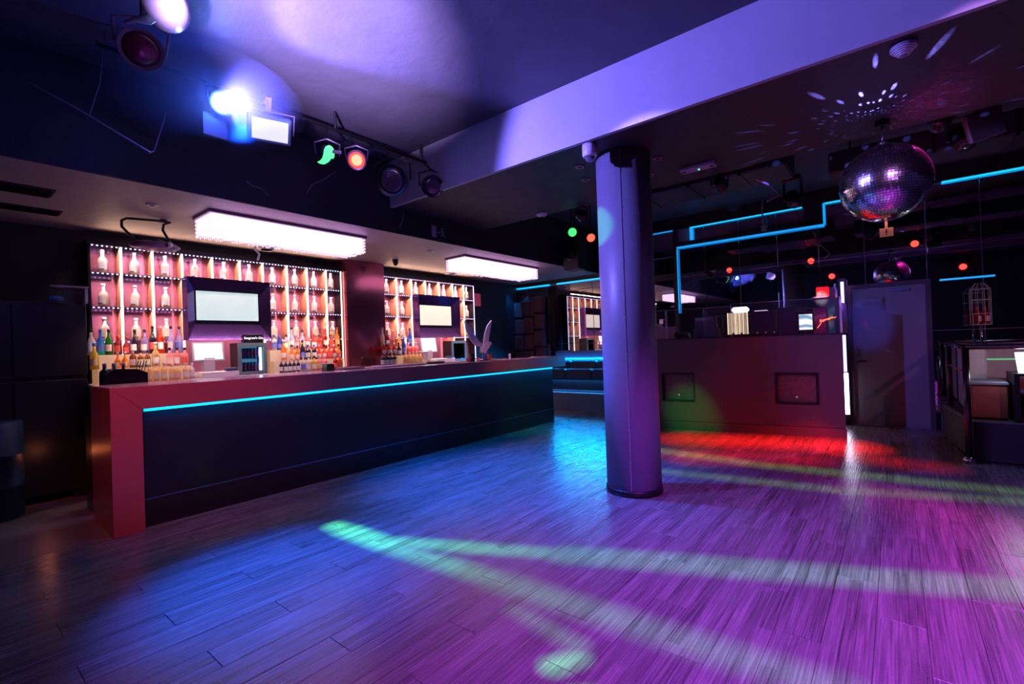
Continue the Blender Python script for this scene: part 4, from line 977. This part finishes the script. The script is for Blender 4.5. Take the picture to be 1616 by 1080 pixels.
MB(TG).box(-.005, .005, -.0045, -.003, 2.215, 2.25).ball(0, -.004, 2.205, .005, .001, .005, n=8, m=4).build('mark', BLACK, t)

# ================================================================== STAGE LAMPS
def par_can(label, pos, d, r, L, lens, group='stage lamps', hang=None, body=None, name='stage_lamp'):
    t = thing(name, label, 'stage lamp', pos, group)
    M = dirmat(pos, d); bm = body or BLACKM
    # local -Z forward: lens at z=-L*.5
    MB(M).lathe([(r*.45, L*.55), (r*.75, L*.45), (r*.9, L*.25), (r*.95, -L*.3), (r*1.05, -L*.5), (r*1.02, -L*.5), (r*.86, -L*.42), (.001, -L*.41)], 28).build('housing', bm, t, smooth=True)
    MB(M).lathe([(r*.88, 0), (r*.6, -.012), (.001, -.018)][::-1], 28, cz=-L*.41).build('lens', lens, t, smooth=True)
    y = MB(M); y.tube([(-r*1.1, 0, 0), (-r*1.2, r*1.1, 0), (0, r*1.5, 0), (r*1.2, r*1.1, 0), (r*1.1, 0, 0)], .009, 6)
    y.build('yoke', bm, t)
    if hang:
        top = M @ Vector((0, r*1.5, 0)); MB().tube([top, (top.x, top.y, hang) if hang > 3.6 else (-4.1, top.y, 3.52)], .010, 6).build('hanger', BLACKM, t)
    return t
OFF = mat('unlit_lens', (.10, .07, .10), .15, coat=.6)
DARKRED = mat('dark_red_lens', (.16, .02, .05), .2, coat=.5)
cdir = lambda p: (CP-Vector(p)).normalized()
XL = -4.0
# the truss pipe the row hangs from
t = thing('lighting_bar', 'dark horizontal pipe carrying the row of stage lamps over the bar', 'lighting bar', (-4.1, 2.4, 3.5))
MB().tube([(-4.1, .75, 3.52), (-4.1, 3.95, 3.52)], .016, 10).build('pipe', BLACKM, t, smooth=True)
for y in (.95, 2.5, 3.55): MB().tube([(-4.1, y, 3.52), (-4.1, y, ZC)], .012, 6).build('hanger', BLACKM, t)
LH = (-4.05, 1.50, 3.385)
par_can('dazzling blue white stage lamp at upper left', LH, cdir(LH)+Vector((0, 0, -.02)), .085, .2, lit('star_lens', (.55, .70, 1.0), 60), hang=3.52)
bx('barn_door', mat('gel_mauve', (.07, .05, .09), .5), -4.06, -4.05, 1.36, 1.53, 3.10, 3.27, D.objects['stage_lamp'])
p = at(425, 204, 0, -4.0)
t = thing('flood_light', 'glowing white rectangular flood light beside the dazzling lamp', 'flood light', p)
M = dirmat(p, cdir(p)+Vector((0, .10, -.08)))
MB(M).box(-.165, .165, -.105, .105, -.02, .05, .012).build('housing', mat('flood_blue_grey', (.16, .26, .5), .35), t)
MB(M).box(-.14, .13, -.085, .075, -.026, -.018).build('panel', lit('flood_face', (.72, .70, 1.0), 1.15), t)
MB(M).box(-.19, -.182, -.02, .14, 0, .02).box(.182, .19, -.02, .14, 0, .02).box(-.19, .19, .13, .138, 0, .02).build('yoke', mat('yoke_pink', (.3, .2, .35), .4), t)
MB(M).box(-.012, .03, .13, .24, 0, .02).ball(.03, .2, -.01, .02, n=10, m=6).build('clamp', MATS['yoke_pink'], t)
MB().tube([M @ Vector((.01, .24, .01)), (-4.1, p.y, 3.52)], .012, 6).build('hanger', BLACKM, t)
GLENS = lit('green_lens', (.06, 1.0, .20), 2.2); RLENS = lit('red_lens', (1.0, .04, .02), 2.6); RCORE = lit('red_core', (1.0, .22, .10), 3.4)
p = at(517, 245, 0, XL)
t = thing('stage_lamp', 'stage lamp with glowing green crescent lens', 'stage lamp', p, 'stage lamps')
M = dirmat(p, cdir(p))
cres = [(508, 592), (530, 580), (546, 560), (556, 530), (561, 498), (574, 472), (600, 460), (624, 474), (637, 505), (633, 545), (622, 560), (615, 552), (590, 585), (560, 604), (530, 604)]
cres = [(-(a-585)*.00118, -(b_-535)*.00118) for a, b_ in cres]
MB(M).prism(cres, -.012, .0).build('lens', GLENS, t)
MB(M).lathe([(.05, .16), (.075, .12), (.088, .02), (.086, .003), (.001, .003)], 24).build('housing', BLACKM, t, smooth=True)
MB(M).tube([(-.10, .0, .06), (-.11, .10, .06), (0, .14, .06), (.11, .10, .06), (.10, 0, .06)], .008, 6).box(-.12, -.04, .02, .05, -.02, .0).build('yoke', mat('lamp_mauve_metal', (.35, .25, .4), .3, .7), t)
MB().tube([M @ Vector((0, .14, .06)), (-4.1, p.y+.05, 3.52)], .012, 6).build('hanger', BLACKM, t)
p = at(563, 253, 0, XL); par_can('glowing red stage lamp beside the green crescent lamp', p, cdir(p), .088, .16, RLENS, hang=3.52, body=MATS['lamp_mauve_metal'])
MB(dirmat(p, cdir(p))).lathe([(.05, 0), (.001, -.006)][::-1], 20, cz=-.088).build('lamp_core', RCORE, D.objects['stage_lamp.002'])
def scoop(label, p, d, r, L, lens, hang):
    return par_can(label, p, d, r, L, lens, hang=hang)
p = at(622, 286, 0, XL); scoop('large unlit stage lamp with round dark lens beside the red lamp', p, cdir(p)+Vector((-.1, -.35, 0)), .155, .2, OFF, 3.52)
p = at(680, 294, 0, XL); scoop('smaller unlit stage lamp, rightmost on the bar', p, cdir(p)+Vector((.1, .15, 0)), .115, .24, OFF, 3.52)
p = at(222, 76, 0, -3.6); par_can('unlit lamp with wide dark red lens, top left corner', p, cdir(p)+Vector((.25, .05, -.35)), .115, .10, DARKRED, hang=ZC, body=mat('lamp_white_rim', (.16, .14, .20), .35))
p = at(262, 12, 0, -3.1)
t = thing('moving_head', 'lilac moving head lamp at the very top left', 'stage lamp', p, 'stage lamps')
LIL = mat('lilac_shell', (.55, .5, .66), .3)
M = dirmat(p, (-.8, .3, .25))
MB(M).lathe([(.03, .16), (.09, .13), (.11, .05), (.11, -.06), (.095, -.10), (.06, -.105)], 24).build('head', LIL, t, smooth=True)
MB(M).lathe([(.092, -.1), (.08, -.115), (.001, -.115)], 24).build('lens', OFF, t, smooth=True)
q = at(232, 32, 0, -3.1); q2 = at(196, 36, 0, -3.12)
MB().tube([p, q, (q+q2)/2+Vector((0, 0, .012)), q2], [.03, .024, .014, .008], 8).build('arm', mat('arm_teal', (.25, .38, .45), .35), t, smooth=True)
MB().tube([p, (p.x, p.y, ZC)], .03, 10).build('hanger', BLACKM, t)
# thin bent rod at upper left
pts = [at(45, 130, 0, -4.2), at(120, 172, 0, -4.2), at(236, 241, 0, -4.2), at(243, 238, 0, -4.2), at(262, 178, 0, -4.25)]
q = at(140, 186, 0, -4.2)
tag(MB().tube(pts, [.006, .012, .012, .006, .004], 6).tube([q, at(158, 130, 0, -4.2), (-4.2, q.y+.1, ZC)], .003, 5).build('bent_rod', mat('rod_mauve', (.12, .09, .13), .4, .5)), 'thin bent metal rod hanging below the ceiling at left', 'rod')
# loose wires
for k, (pl, lb) in enumerate(([[(388, 285), (398, 293), (412, 297), (424, 309)], 'loose lilac wire dangling below the flood light'], [[(484, 305), (492, 292), (510, 284), (530, 271)], 'loose wire dangling below the green lamp'], [[(630, 360), (636, 345), (638, 330)], 'short loose wire dangling over the exit pictogram'])):
    tag(MB().tube([at(x, y, 0, XS+.024) for x, y in pl], .004, 5).build('loose_wire', mat('wire_lilac', (.35, .3, .4), .4)), lb, 'wire', 'loose wires over the bar front')

# small lamps beyond the beam, left of the column
p = at(902, 366, 0, -3.55); t = par_can('small green stage lamp beyond the beam, left of the column', p, cdir(p)+Vector((.5, -.3, -.3)), .07, .16, lit('green_lens_b', (.03, 1.0, .12), 2), hang=ZC)
p = at(931, 374, 0, -3.45); t = par_can('small red stage lamp beyond the beam, touching the column outline', p, cdir(p)+Vector((.5, -.2, -.45)), .07, .16, lit('red_lens_b', (1, .06, .03), 3.2), hang=ZC)
t = thing('loudspeaker', 'black round loudspeaker hanging before a blue lit panel left of column', 'loudspeaker', (-4.45, 7.35, 2.9))
bx('cabinet', BLACK, -4.62, -4.30, 7.25, 7.55, 2.72, 3.30, t, .01)
MB(Matrix.Translation((-4.45, 7.245, 3.0)) @ Matrix.Rotation(PI/2, 4, 'X')).lathe([(.12, -.01), (.12, .006), (.10, .008), (.04, -.02), (.001, -.02)], 24).build('cone', BLACKG, t, smooth=True)
MB().tube([(-4.45, 7.4, 3.3), (-4.45, 7.4, ZC)], .02, 8).build('hanger', BLACKM, t)
tag(bx('blue_panel', mat('panel_light_grey', (.3, .32, .4), .5), -4.75, -4.0, 8.80, 8.86, 2.75, 3.35), 'grey ceiling panel lit blue, just left of the column', 'panel')

# red lamps on the far side of the beam, facing the mirrors; seen as reflections
RL = lit('red_lens_far', (1.0, .035, .02), 6)
for pos, lb in (((-3.15, 5.42, 3.08), 'red lamp on the beam far side, leftmost reflected one'), ((-1.43, 5.42, 3.07), 'red lamp on the beam far side, reflected above the booth'), ((.35, 5.42, 3.17), 'red lamp on the beam far side, reflected beside the mirror ball'),
                ((-1.56, -.64, 3.3), 'red lamp behind the viewer, reflected over the booth corner'), ((1.63, -1.67, 3.3), 'red lamp behind the viewer, reflected right of the door')):
    par_can(lb, pos, Vector((-.05 if pos[1] > 0 else -.1, 1, -.16)), .075 if pos[1] > 0 else .10, .12, RL, hang=ZC, group='red lamps aimed at the mirrors')
spot('lamp_red_far', (-1.43, 5.52, 3.05), (-.9, 7.5, 0), (1, .03, .01), 60, 60, .6, .03)

# ---- far ceiling equipment beyond the beam
def duct(label, x0, x1, y0, y1, z0, z1):
    t = thing('air_duct', label, 'air duct', ((x0+x1)/2, (y0+y1)/2, z0), 'dark ducts beyond the beam')
    bx('casing', TEALW, x0, x1, y0, y1, z0, z1, t, .02)
    for k in range(int((x1-x0)/.6)): bx('flange', BLACKM, x0+.3+k*.6, x0+.33+k*.6, y0-.01, y1+.01, z0-.012, z1, t)
    for k in (0, 1): MB().tube([(x0+.2+k*(x1-x0-.4), (y0+y1)/2, z1), (x0+.2+k*(x1-x0-.4), (y0+y1)/2, ZC)], .01, 6).build('hanger', BLACKM, t)
duct('long dark air duct beyond the beam, right of the column', -2.9, -.9, 6.1, 6.75, 3.33, 3.62)
duct('dark air duct beyond the beam, behind the mirror ball', -.55, 2.4, 6.6, 7.1, 3.25, 3.5)
t = thing('air_conditioner', 'dark ceiling air unit with pale slots beyond the beam', 'air conditioner', (-1.7, 5.75, 3.28))
bx('casing', TEALW, -2.3, -1.2, 5.55, 6.0, 3.36, 3.66, t, .015)
PINK = mat('slot_pink', (.5, .28, .33), .4)
bx('slot_trim', PINK, -1.72, -1.42, 5.60, 5.63, 3.352, 3.36, t); bx('slot_trim', PINK, -1.58, -1.55, 5.35, 5.56, 3.36, 3.40, t)
for k, (x, y, z, lb) in enumerate(((-1.05, 7.6, 3.30, 'black moving head lamp over the long cyan strip'), (.55, 6.2, 3.22, 'black moving head lamp right of the mirror ball'), (1.15, 6.2, 3.3, 'black moving head lamp at the upper right edge'), (-.28, 7.7, 3.15, 'black moving head lamp left behind the mirror ball'))):
    t = thing('moving_head', lb, 'stage lamp', (x, y, z-.1), 'moving head lamps beyond the beam')
    bx('base', BLACKM, x-.11, x+.11, y-.11, y+.11, z+.22, z+.30, t, .01)
    bx('yoke_arm', BLACKM, x-.12, x-.09, y-.03, y+.03, z-.02, z+.22, t, .006); bx('yoke_arm', BLACKM, x+.09, x+.12, y-.03, y+.03, z-.02, z+.22, t, .006)
    M = dirmat((x, y, z), (.3-.2*k, -.5, -.8))
    MB(M).lathe([(.05, .12), (.08, .08), (.085, -.08), (.075, -.12), (.001, -.115)], 20).build('head', BLACKM, t, smooth=True)
    MB(M).lathe([(.06, -.121), (.03, -.13), (.001, -.13)], 18).build('lens', OFF, t, smooth=True)
    MB().tube([(x, y, z+.3), (x, y, ZC)], .02, 8).build('clamp', BLACKM, t)
t = thing('loudspeaker', 'black box loudspeaker hanging under the beam at far upper right', 'loudspeaker', (.6, 5.5, 2.95))
M = Matrix.Translation((.62, 5.55, 3.10)) @ Matrix.Rotation(.3, 4, 'X') @ Matrix.Rotation(-.2, 4, 'Y')
MB(M).box(-.11, .11, -.1, .1, -.12, .12, .01).build('cabinet', mat('speaker_brown', (.04, .03, .035), .5), t)
MB(M).box(-.095, .095, -.106, -.1, -.105, .105).build('grille', BLACKM, t)
MB().tube([(.62, 5.55, 3.2), (.62, 5.6, ZC)], .015, 8).build('bracket', BLACKM, t)
tag(MB().tube([(-1.25, 6.3, 3.30), (-1.12, 6.42, 3.22), (-1.0, 6.3, 3.05), (-1.12, 6.2, 2.98)], .012, 8).build('hanging_rod', mat('rod_lilac', (.4, .36, .6), .3, .5)), 'pale bent rod hanging from the dark duct', 'rod')
t = thing('hanging_lead', 'cyan lit cable drop in front of the long cyan strip', 'cable', (-1.66, 8.8, 3.2))
MB().tube([(-1.66, 8.85, ZC), (-1.68, 8.85, 3.5), (-1.66, 8.85, 3.22)], .012, 6).build('cable', mat('cable_grey', (.3, .33, .4), .4), t)
MB().box(-1.70, -1.62, 8.83, 8.87, 3.17, 3.26, .006).build('plug', MATS['cable_grey'], t)
tag(MB().tube([(1.05, 5.4, 3.22), (1.2, 5.5, 3.12), (1.45, 5.6, 3.1), (1.75, 5.6, 3.3)], .01, 6).build('slack_cable', BLACKM), 'slack black cable drooping beside the hanging speaker', 'cable')

# ================================================================== RIGHT SIDE: platform, rail, seating
PZ = .42
t = thing('platform', 'low carpeted platform behind the rail at right', 'platform', (2.2, 7.9, 0))
CARP = mat('dark_carpet', (.03, .018, .028), .8, noise=.3, nscale=40)
MB().prism([(.60, 6.95), (4.48, 6.95), (4.48, 8.93), (.46, 8.93), (.46, 8.3)], .02, PZ).build('deck', CARP, t)
MB().prism([(.59, 6.94), (4.48, 6.94), (4.48, 6.97), (.62, 6.97), (.49, 8.3), (.45, 8.3)], PZ, PZ+.012).build('edge_trim', mat('edge_trim_dark', (.10, .08, .12), .4), t)
RAIL = mat('rail_steel', (.09, .08, .11), .25, .9)
t = thing('handrail', 'dark steel rail with posts around the platform corner', 'handrail', (.56, 6.9, 0))
MB().tube([(.56, 6.9, 0.0), (.56, 6.9, 1.2)], .030, 14).build('post', RAIL, t, smooth=True)
MB().lathe([(.052, 0), (.052, .03), (.032, .06)], 18, .56, 6.9, 0).build('post_foot', CHROME, t, smooth=True)
MB().tube([(.53, 8.45, PZ), (.53, 8.45, 1.2)], .028, 12).build('post', RAIL, t, smooth=True)
MB().tube([(4.4, 6.9, 1.215), (.56, 6.9, 1.215), (.53, 8.9, 1.215)][:2], .026, 12).build('top_rail', RAIL, t, smooth=True)
MB().tube([(.56, 6.9, 1.215), (.53, 8.9, 1.215)], .026, 12).build('top_rail', RAIL, t, smooth=True)
MB().tube([(.555, 6.93, .95), (.53, 8.45, .95)], .010, 8).build('mid_rail', mat('red_rail', (.5, .08, .08), .3, .5), t, smooth=True)
VEL = mat('rose_velvet', (.42, .30, .36), .6, noise=.2, nscale=12, bump=.2)
SEATR = mat('red_seat_velvet', (.26, .06, .06), .6, noise=.35, nscale=14, bump=.2)
t = thing('sofa', 'corner sofa with pale velvet back and red box seat on the platform', 'sofa', (1.6, 7.9, PZ))
bx('seat_box', SEATR, .62, .90, 7.2, 7.9, PZ+.012, .79, t, .012)
bx('seat_cushion', mat('seat_blue_top', (.18, .16, .26), .4),   .61, .91, 7.19, 7.9, .79, .83, t, .01)
bx('backrest', VEL, .62, 4.3, 8.0, 8.25, .80, 1.19, t, .02)
bx('backrest_side', VEL, .60, .80, 7.65, 8.0, .72, 1.19, t, .02)
bx('rear_seat_box', SEATR, .7, 4.3, 7.9, 8.1, PZ+.012, .8, t)
bx('back_ledge', mat('ledge_lilac', (.5, .38, .55), .35), .60, 4.3, 8.26, 8.9, 1.17, 1.20, t)
bx('backrest_panel', VEL, .64, 4.3, 8.26, 8.9, PZ, 1.17, t)
t = thing('cube_table', 'black cube table beside the red box seat', 'table', (1.18, 7.25, PZ))
b = MB().box(.93, .97, 7.05, 7.5, PZ+.013, .90).box(1.385, 1.425, 7.05, 7.5, PZ+.013, .90).box(.93, 1.425, 7.05, 7.5, .90, .93)
b.build('frame', BLACKM, t); bx('shelf', mat('table_shelf_teal', (.1, .2, .25), .4),   .971, 1.384, 7.1, 7.5, .72, .74, t)
LBX, LBY = 1.035, 7.2
t = thing('glow_lamp', 'white glowing tapered bucket lamp on the black cube table', 'lamp', (LBX, LBY, .931))
MB().lathe([(.05, 0), (.055, .004), (.075, .21), (.07, .212), (.0, .21)], 20, LBX, LBY, .931).build('shade', lit('lamp_white', (.85, 1.0, 1.0), 3.0), t, smooth=True)
MB().lathe([(.053, 0), (.053, .006)], 20, LBX, LBY, .9305).build('base', WHITEP, t)
point('lamp_bucket', (LBX-.12, LBY-.12, 1.05), (.75, .95, 1.0), 3, .05)
tag(bx('laser_light_strip', lit('green_laser_glow', (.06, .9, .3), .55), .80, 4.2, 7.995, 8.0, 1.03, 1.045), 'green laser light on the sofa back, made as a glowing strip', 'light line')  # laser light on the velvet, put in as an emissive strip
# wire cage rack with red bottles, added in place of a mirror reflection
t = thing('reflected_rack', 'white wire cage rack added on the ledge in place of a mirror reflection', 'wire rack', (.86, 8.6, 1.2))
rk = MB(); cx, cy = .86, 8.6
for z in (1.46, 1.60, 1.78, 1.92): rk.tube([(cx+.10*math.cos(a), cy+.10*math.sin(a), z) for a in [2*PI*k/16 for k in range(17)]], .004, 5)
for k in range(10):
    a = 2*PI*k/10; rk.tube([(cx+.10*math.cos(a), cy+.10*math.sin(a), 1.46), (cx+.10*math.cos(a), cy+.10*math.sin(a), 1.92), (cx+.04*math.cos(a), cy+.04*math.sin(a), 2.0)], .003, 4)
rk.build('cage', WHITEP, t)
MB().lathe([(.06, 0), (.06, .01), (.015, .02), (.015, .26), (.09, .262), (.09, .27)], 16, cx, cy, 1.2).build('stand', CHROME, t, smooth=True)
for k, (dx, dy, z) in enumerate(((-.035, -.02, 1.472), (.04, -.01, 1.472))):
    bottle('square', 'red', 'red', 'white', (cx+dx, cy+dy, z), ('left', 'right')[k]+' red bottle inside the white wire rack', 'bottles in the wire rack')

# ================================================================== ITEMS ON THE BAR
XB = XS-.45
yb = lambda px, X: at(px, 580, 0, X).y
# white bird figure
t = thing('bird_figure', 'large white bird figure with raised wings at the bar far end', 'ornament', (-5.2, 5.75, BT))
WB = mat('bird_white', (.72, .68, .85), .4)
def leaf(pts, th): return MB().prism([(at(x, y, 0, -5.2).y, at(x, y, 0, -5.2).z) for x, y in pts], -5.2-th, -5.2+th, 'yz')
leaf([(733, 506), (738, 512), (745, 524), (754, 537), (763, 545), (765, 549), (757, 547), (750, 546), (742, 536), (735, 520)], .012).build('left_wing', WB, t)
leaf([(775, 506), (774, 516), (772, 527), (770, 540), (767, 549), (763, 548), (763, 540), (765, 526), (769, 514)], .012).build('right_wing', WB, t)
leaf([(763, 545), (769, 539), (772, 540), (774, 542), (772, 545), (768, 551), (764, 558), (760, 556), (760, 549)], .035).build('body', WB, t)
z0 = at(762, 556, 0, -5.2).z
y0 = at(762, 556, 0, -5.2).y
MB().tube([(-5.2, y0, BT+.012), (-5.2, y0, z0+.03)], .008, 8).build('stem', CHROME, t)
MB().lathe([(.06, 0), (.06, .010)], 20, -5.2, y0, BT+.003).build('base', BLACKG, t)
def cup(label, cat, px, X, r, h, m, name='cup', grp=None):
    y = yb(px, X); o = MB().lathe([(r*.8, 0), (r*.85, .003), (r, h), (r*.92, h), (r*.75, .01), (.001, .01)], 18, X, y, BT+.003).build(name, m, smooth=True)
    return tag(o, label, cat, grp)
cup('black cup beside the white bird figure', 'cup', 746, -5.25, .045, .12, BLACKG)
cup('amber glass tumbler right of the white bird figure', 'glass', 773, -5.2, .035, .10, liquid('amber_glass', (.7, .2, .05)), 'tumbler')
cup('blue tinted glass right under the bird wing', 'glass', 767, -5.32, .045, .13, liquid('blue_glass', (.15, .2, .5)), 'tumbler')
for k, px in enumerate((738, 741.5, 755)):
    cup(('leftmost pink tumbler before the white bird figure', 'second pink tumbler from left before the white bird figure', 'pink tumbler just left of the bird body')[k], 'glass', px, -5.12, .028, .055, liquid('pink_glass', (.8, .3, .4)), 'tumbler')
tag(bx('tray', BLACKG, -5.35, -5.08, yb(735, -5.2), yb(776, -5.2), BT+.0025, BT+.008), 'black tray lying under the cups by the bird figure', 'tray')
# black condiment tub with stirrers at the left end
t = thing('garnish_tub', 'black garnish tub with dark bottles and straws at the bar left end', 'garnish tub', (-5.9, 1.3, 1.0))
cy0, cy1 = at(160, 590, 0, -5.95).y, at(217, 590, 0, -5.95).y
MB().prism([(cy0-.02, .86), (cy1+.03, .86), (cy1+.03, 1.26), (cy1-.05, 1.30), (cy0+.05, 1.31), (cy0-.02, 1.25)], -5.94, -5.72, 'yz').build('tub', BLACKG, t)
tag(bx('speed_rail', mat('speed_rail_steel', (.1, .1, .12), .3, .8), -6.05, -5.70, .95, 2.0, 0, .858), 'steel under counter station behind the bar left end', 'bar station')
bx('bottle_ledge', BLACKM, -6.05, -5.95, .97, 1.62, .858, 1.15, D.objects['speed_rail'])
for k in range(4):
    y = cy1-.06+k*.022; MB().tube([(-5.75, y, 1.26), (-5.73, y+.02, 1.38)], .004, 6).build('stirrer', BLACKM, t)
for k, px in enumerate((165, 180, 195)):
    y = at(px, 585, 0, -6.0).y
    bottle('square', 'black', 'mauve', None, (-6.0, y, 1.151), '%s dark bottle with mauve cap, from the left, rising behind the black garnish tub' % ORD[k], 'dark bottles behind the tub')
# napkin holder, mats, tray, service mat
t = thing('napkin_holder', 'black napkin holder on the bar before the copper pillar', 'napkin holder', (XB, yb(518, XB), BT))
y = yb(518, XB); MB().prism([(y-.055, BT+.003), (y+.055, BT+.003), (y+.045, BT+.085), (y-.045, BT+.085)], XB-.05, XB+.05, 'yz').build('case', BLACKG, t)
bx('napkins', WHITEP, XB-.03, XB+.03, y-.035, y+.035, BT+.085, BT+.09, t)
tag(bx('bar_mat', mat('bar_mat_brown', (.25, .14, .14), .6), -5.45, -5.25, yb(541, -5.3), yb(572, -5.3), BT+.0025, BT+.03, None, .005), 'brown folded cloth on the bar before the pillar', 'cloth')
tag(bx('bar_mat', mat('bar_mat_black', (.02, .02, .03), .4), -5.40, -5.30, yb(680, -5.3), yb(703, -5.3), BT+.0025, BT+.035, None, .01), 'black folded cloth on the bar before the far fridge', 'cloth')
tag(bx('bar_mat', mat('bar_mat_navy', (.05, .04, .12), .4), -5.40, -5.2, yb(532, -5.3), yb(540, -5.3), BT+.0025, BT+.012, None, .002), 'navy coaster beside the napkin holder', 'coaster')
tag(bx('towel', mat('bar_towel_lilac', (.6, .5, .6), .8, bump=.6, bscale=30), -5.45, -5.2, yb(596, -5.3), yb(668, -5.3), BT+.0025, BT+.022, None, .008), 'long lilac towel lying on the bar beyond the pillar', 'towel')
t = thing('menu_stand', 'low black wire menu stand near the bar far end', 'menu stand', (-5.25, 6.75, BT))
ya_, yb_ = yb(806, -5.25), yb(832, -5.25)
MB().tube([(-5.25, ya_, BT+.005), (-5.25, ya_, BT+.10), (-5.25, yb_, BT+.10), (-5.25, yb_, BT+.005)], .006, 6).build('frame', BLACKM, t)
bx('tray', BLACKG, -5.33, -5.17, ya_, yb_, BT+.0025, BT+.02, t); bx('end_plate', WHITEP, -5.27, -5.23, ya_-.02, ya_-.01, BT+.003, BT+.09, t)

# ================================================================== LEFT DARK CORNER
t = thing('storage_cabinet', 'tall black cabinet at the left of the bottle shelves', 'cabinet', (-6.8, .5, 0))
bx('body', mat('cabinet_black', (.010, .009, .015), .45), -7.04, -6.62, -.6, 1.06, 0, 2.0, t, .006)
for k in range(3): bx('door', mat('cabinet_door', (.013, .012, .020), .4), -6.62, -6.60, -.58+k*.555, -.04+k*.555, 1.25, 1.98, t, .004)
for k in range(3): bx('lower_door', MATS['cabinet_door'], -6.62, -6.60, -.58+k*.555, -.04+k*.555, .08, 1.21, t, .004)
t = thing('display_stand', 'clear acrylic stand on the black cabinet', 'display stand', (-6.75, 1.0, 2.0))
ac = clear('acrylic_violet', (.9, .85, 1.0), 1.5, .12)
bx('back', ac, -6.72, -6.71, .92, 1.10, 2.0, 2.14, t); bx('side', mat('acrylic_white', (.6, .5, .75), .3), -6.70, -6.58, 1.06, 1.085, 2.0, 2.15, t)
MB().prism([(-6.72, .86), (-6.58, .80), (-6.56, 1.09), (-6.70, 1.10)], 2.16, 2.172).build('top', MATS['acrylic_white'], t)
t = thing('crystal_dish', 'blue faceted glass dish on the cabinet edge', 'glass dish', at(89, 467, 0, -6.6))
q = at(89, 470, 0, -6.6)
MB().ball(q.x, q.y, 2.036, .06, .06, .034, n=10, m=6).build('bowl', mat('blue_crystal', (.1, .25, .7), .08, .5), t)
MB().tube([(q.x, q.y+.06, 2.03), (q.x, q.y+.09, 2.12)], .004, 6).build('straw', BLACKM, t)
p = at(8, 760, 2, .3)
t = thing('steel_drum', 'dark blue barrel at the far left edge behind the bar', 'barrel', (-6.35, .36, 0))
MB().lathe([(.20, 0), (.205, .01), (.205, .28), (.213, .29), (.205, .30), (.205, .56), (.213, .57), (.205, .58), (.205, .86), (.195, .87), (.0, .86)], 28, -6.35, .36, 0).build('drum', mat('drum_blue', (.01, .03, .07), .4, .3), t, smooth=True)
MB().lathe([(.03, 0), (.03, .02)], 12, -6.30, .36, .865).build('cap', BLACKM, t)
tag(MB().prism([(-7.0, .60), (-6.62, .58), (-6.62, .93), (-7.0, .93)], 0, .10).build('floor_box', mat('orange_box', (.55, .12, .04), .5)), 'orange low box on the floor by the barrel', 'box')
point('lamp_orange_corner', (-6.3, .7, .5), (1, .25, .08), .5, .03)
spot('lamp_corner_dim', (-6.2, .3, 2.6), (-6.2, .8, 0), (.12, .22, .8), 14, 100, .8, .05)
MATS['acrylic_white']
hz_m = D.materials.new('glare_haze'); hz_m.use_nodes = True; nt = hz_m.node_tree; nt.nodes.remove(nt.nodes['Principled BSDF'])  # scatter volume added for the lamp's glare halo
vs = nt.nodes.new('ShaderNodeVolumeScatter'); vs.inputs['Color'].default_value = (.5, .6, 1, 1); vs.inputs['Anisotropy'].default_value = .0
tc = nt.nodes.new('ShaderNodeTexCoord'); ln = nt.nodes.new('ShaderNodeVectorMath'); ln.operation = 'LENGTH'; nt.links.new(tc.outputs['Object'], ln.inputs[0])
dn = ((NV(nt, ln.outputs['Value'])*(-1/.8)+1.0).clamp01()).pow(1.3)*.6
nt.links.new(dn.k, vs.inputs['Density']); nt.links.new(vs.outputs[0], next(n for n in nt.nodes if n.type == 'OUTPUT_MATERIAL').inputs['Volume'])
tag(MB().ball(-4.10, 1.40, 3.38, .66, .74, .315, n=24, m=14).build('haze', hz_m, origin=(-4.10, 1.40, 3.38)), 'blue haze ball added for the glare around the dazzling stage lamp', 'haze', kind='stuff')
print('PLANKS', PLANKS, 'OBJECTS', len(D.objects))
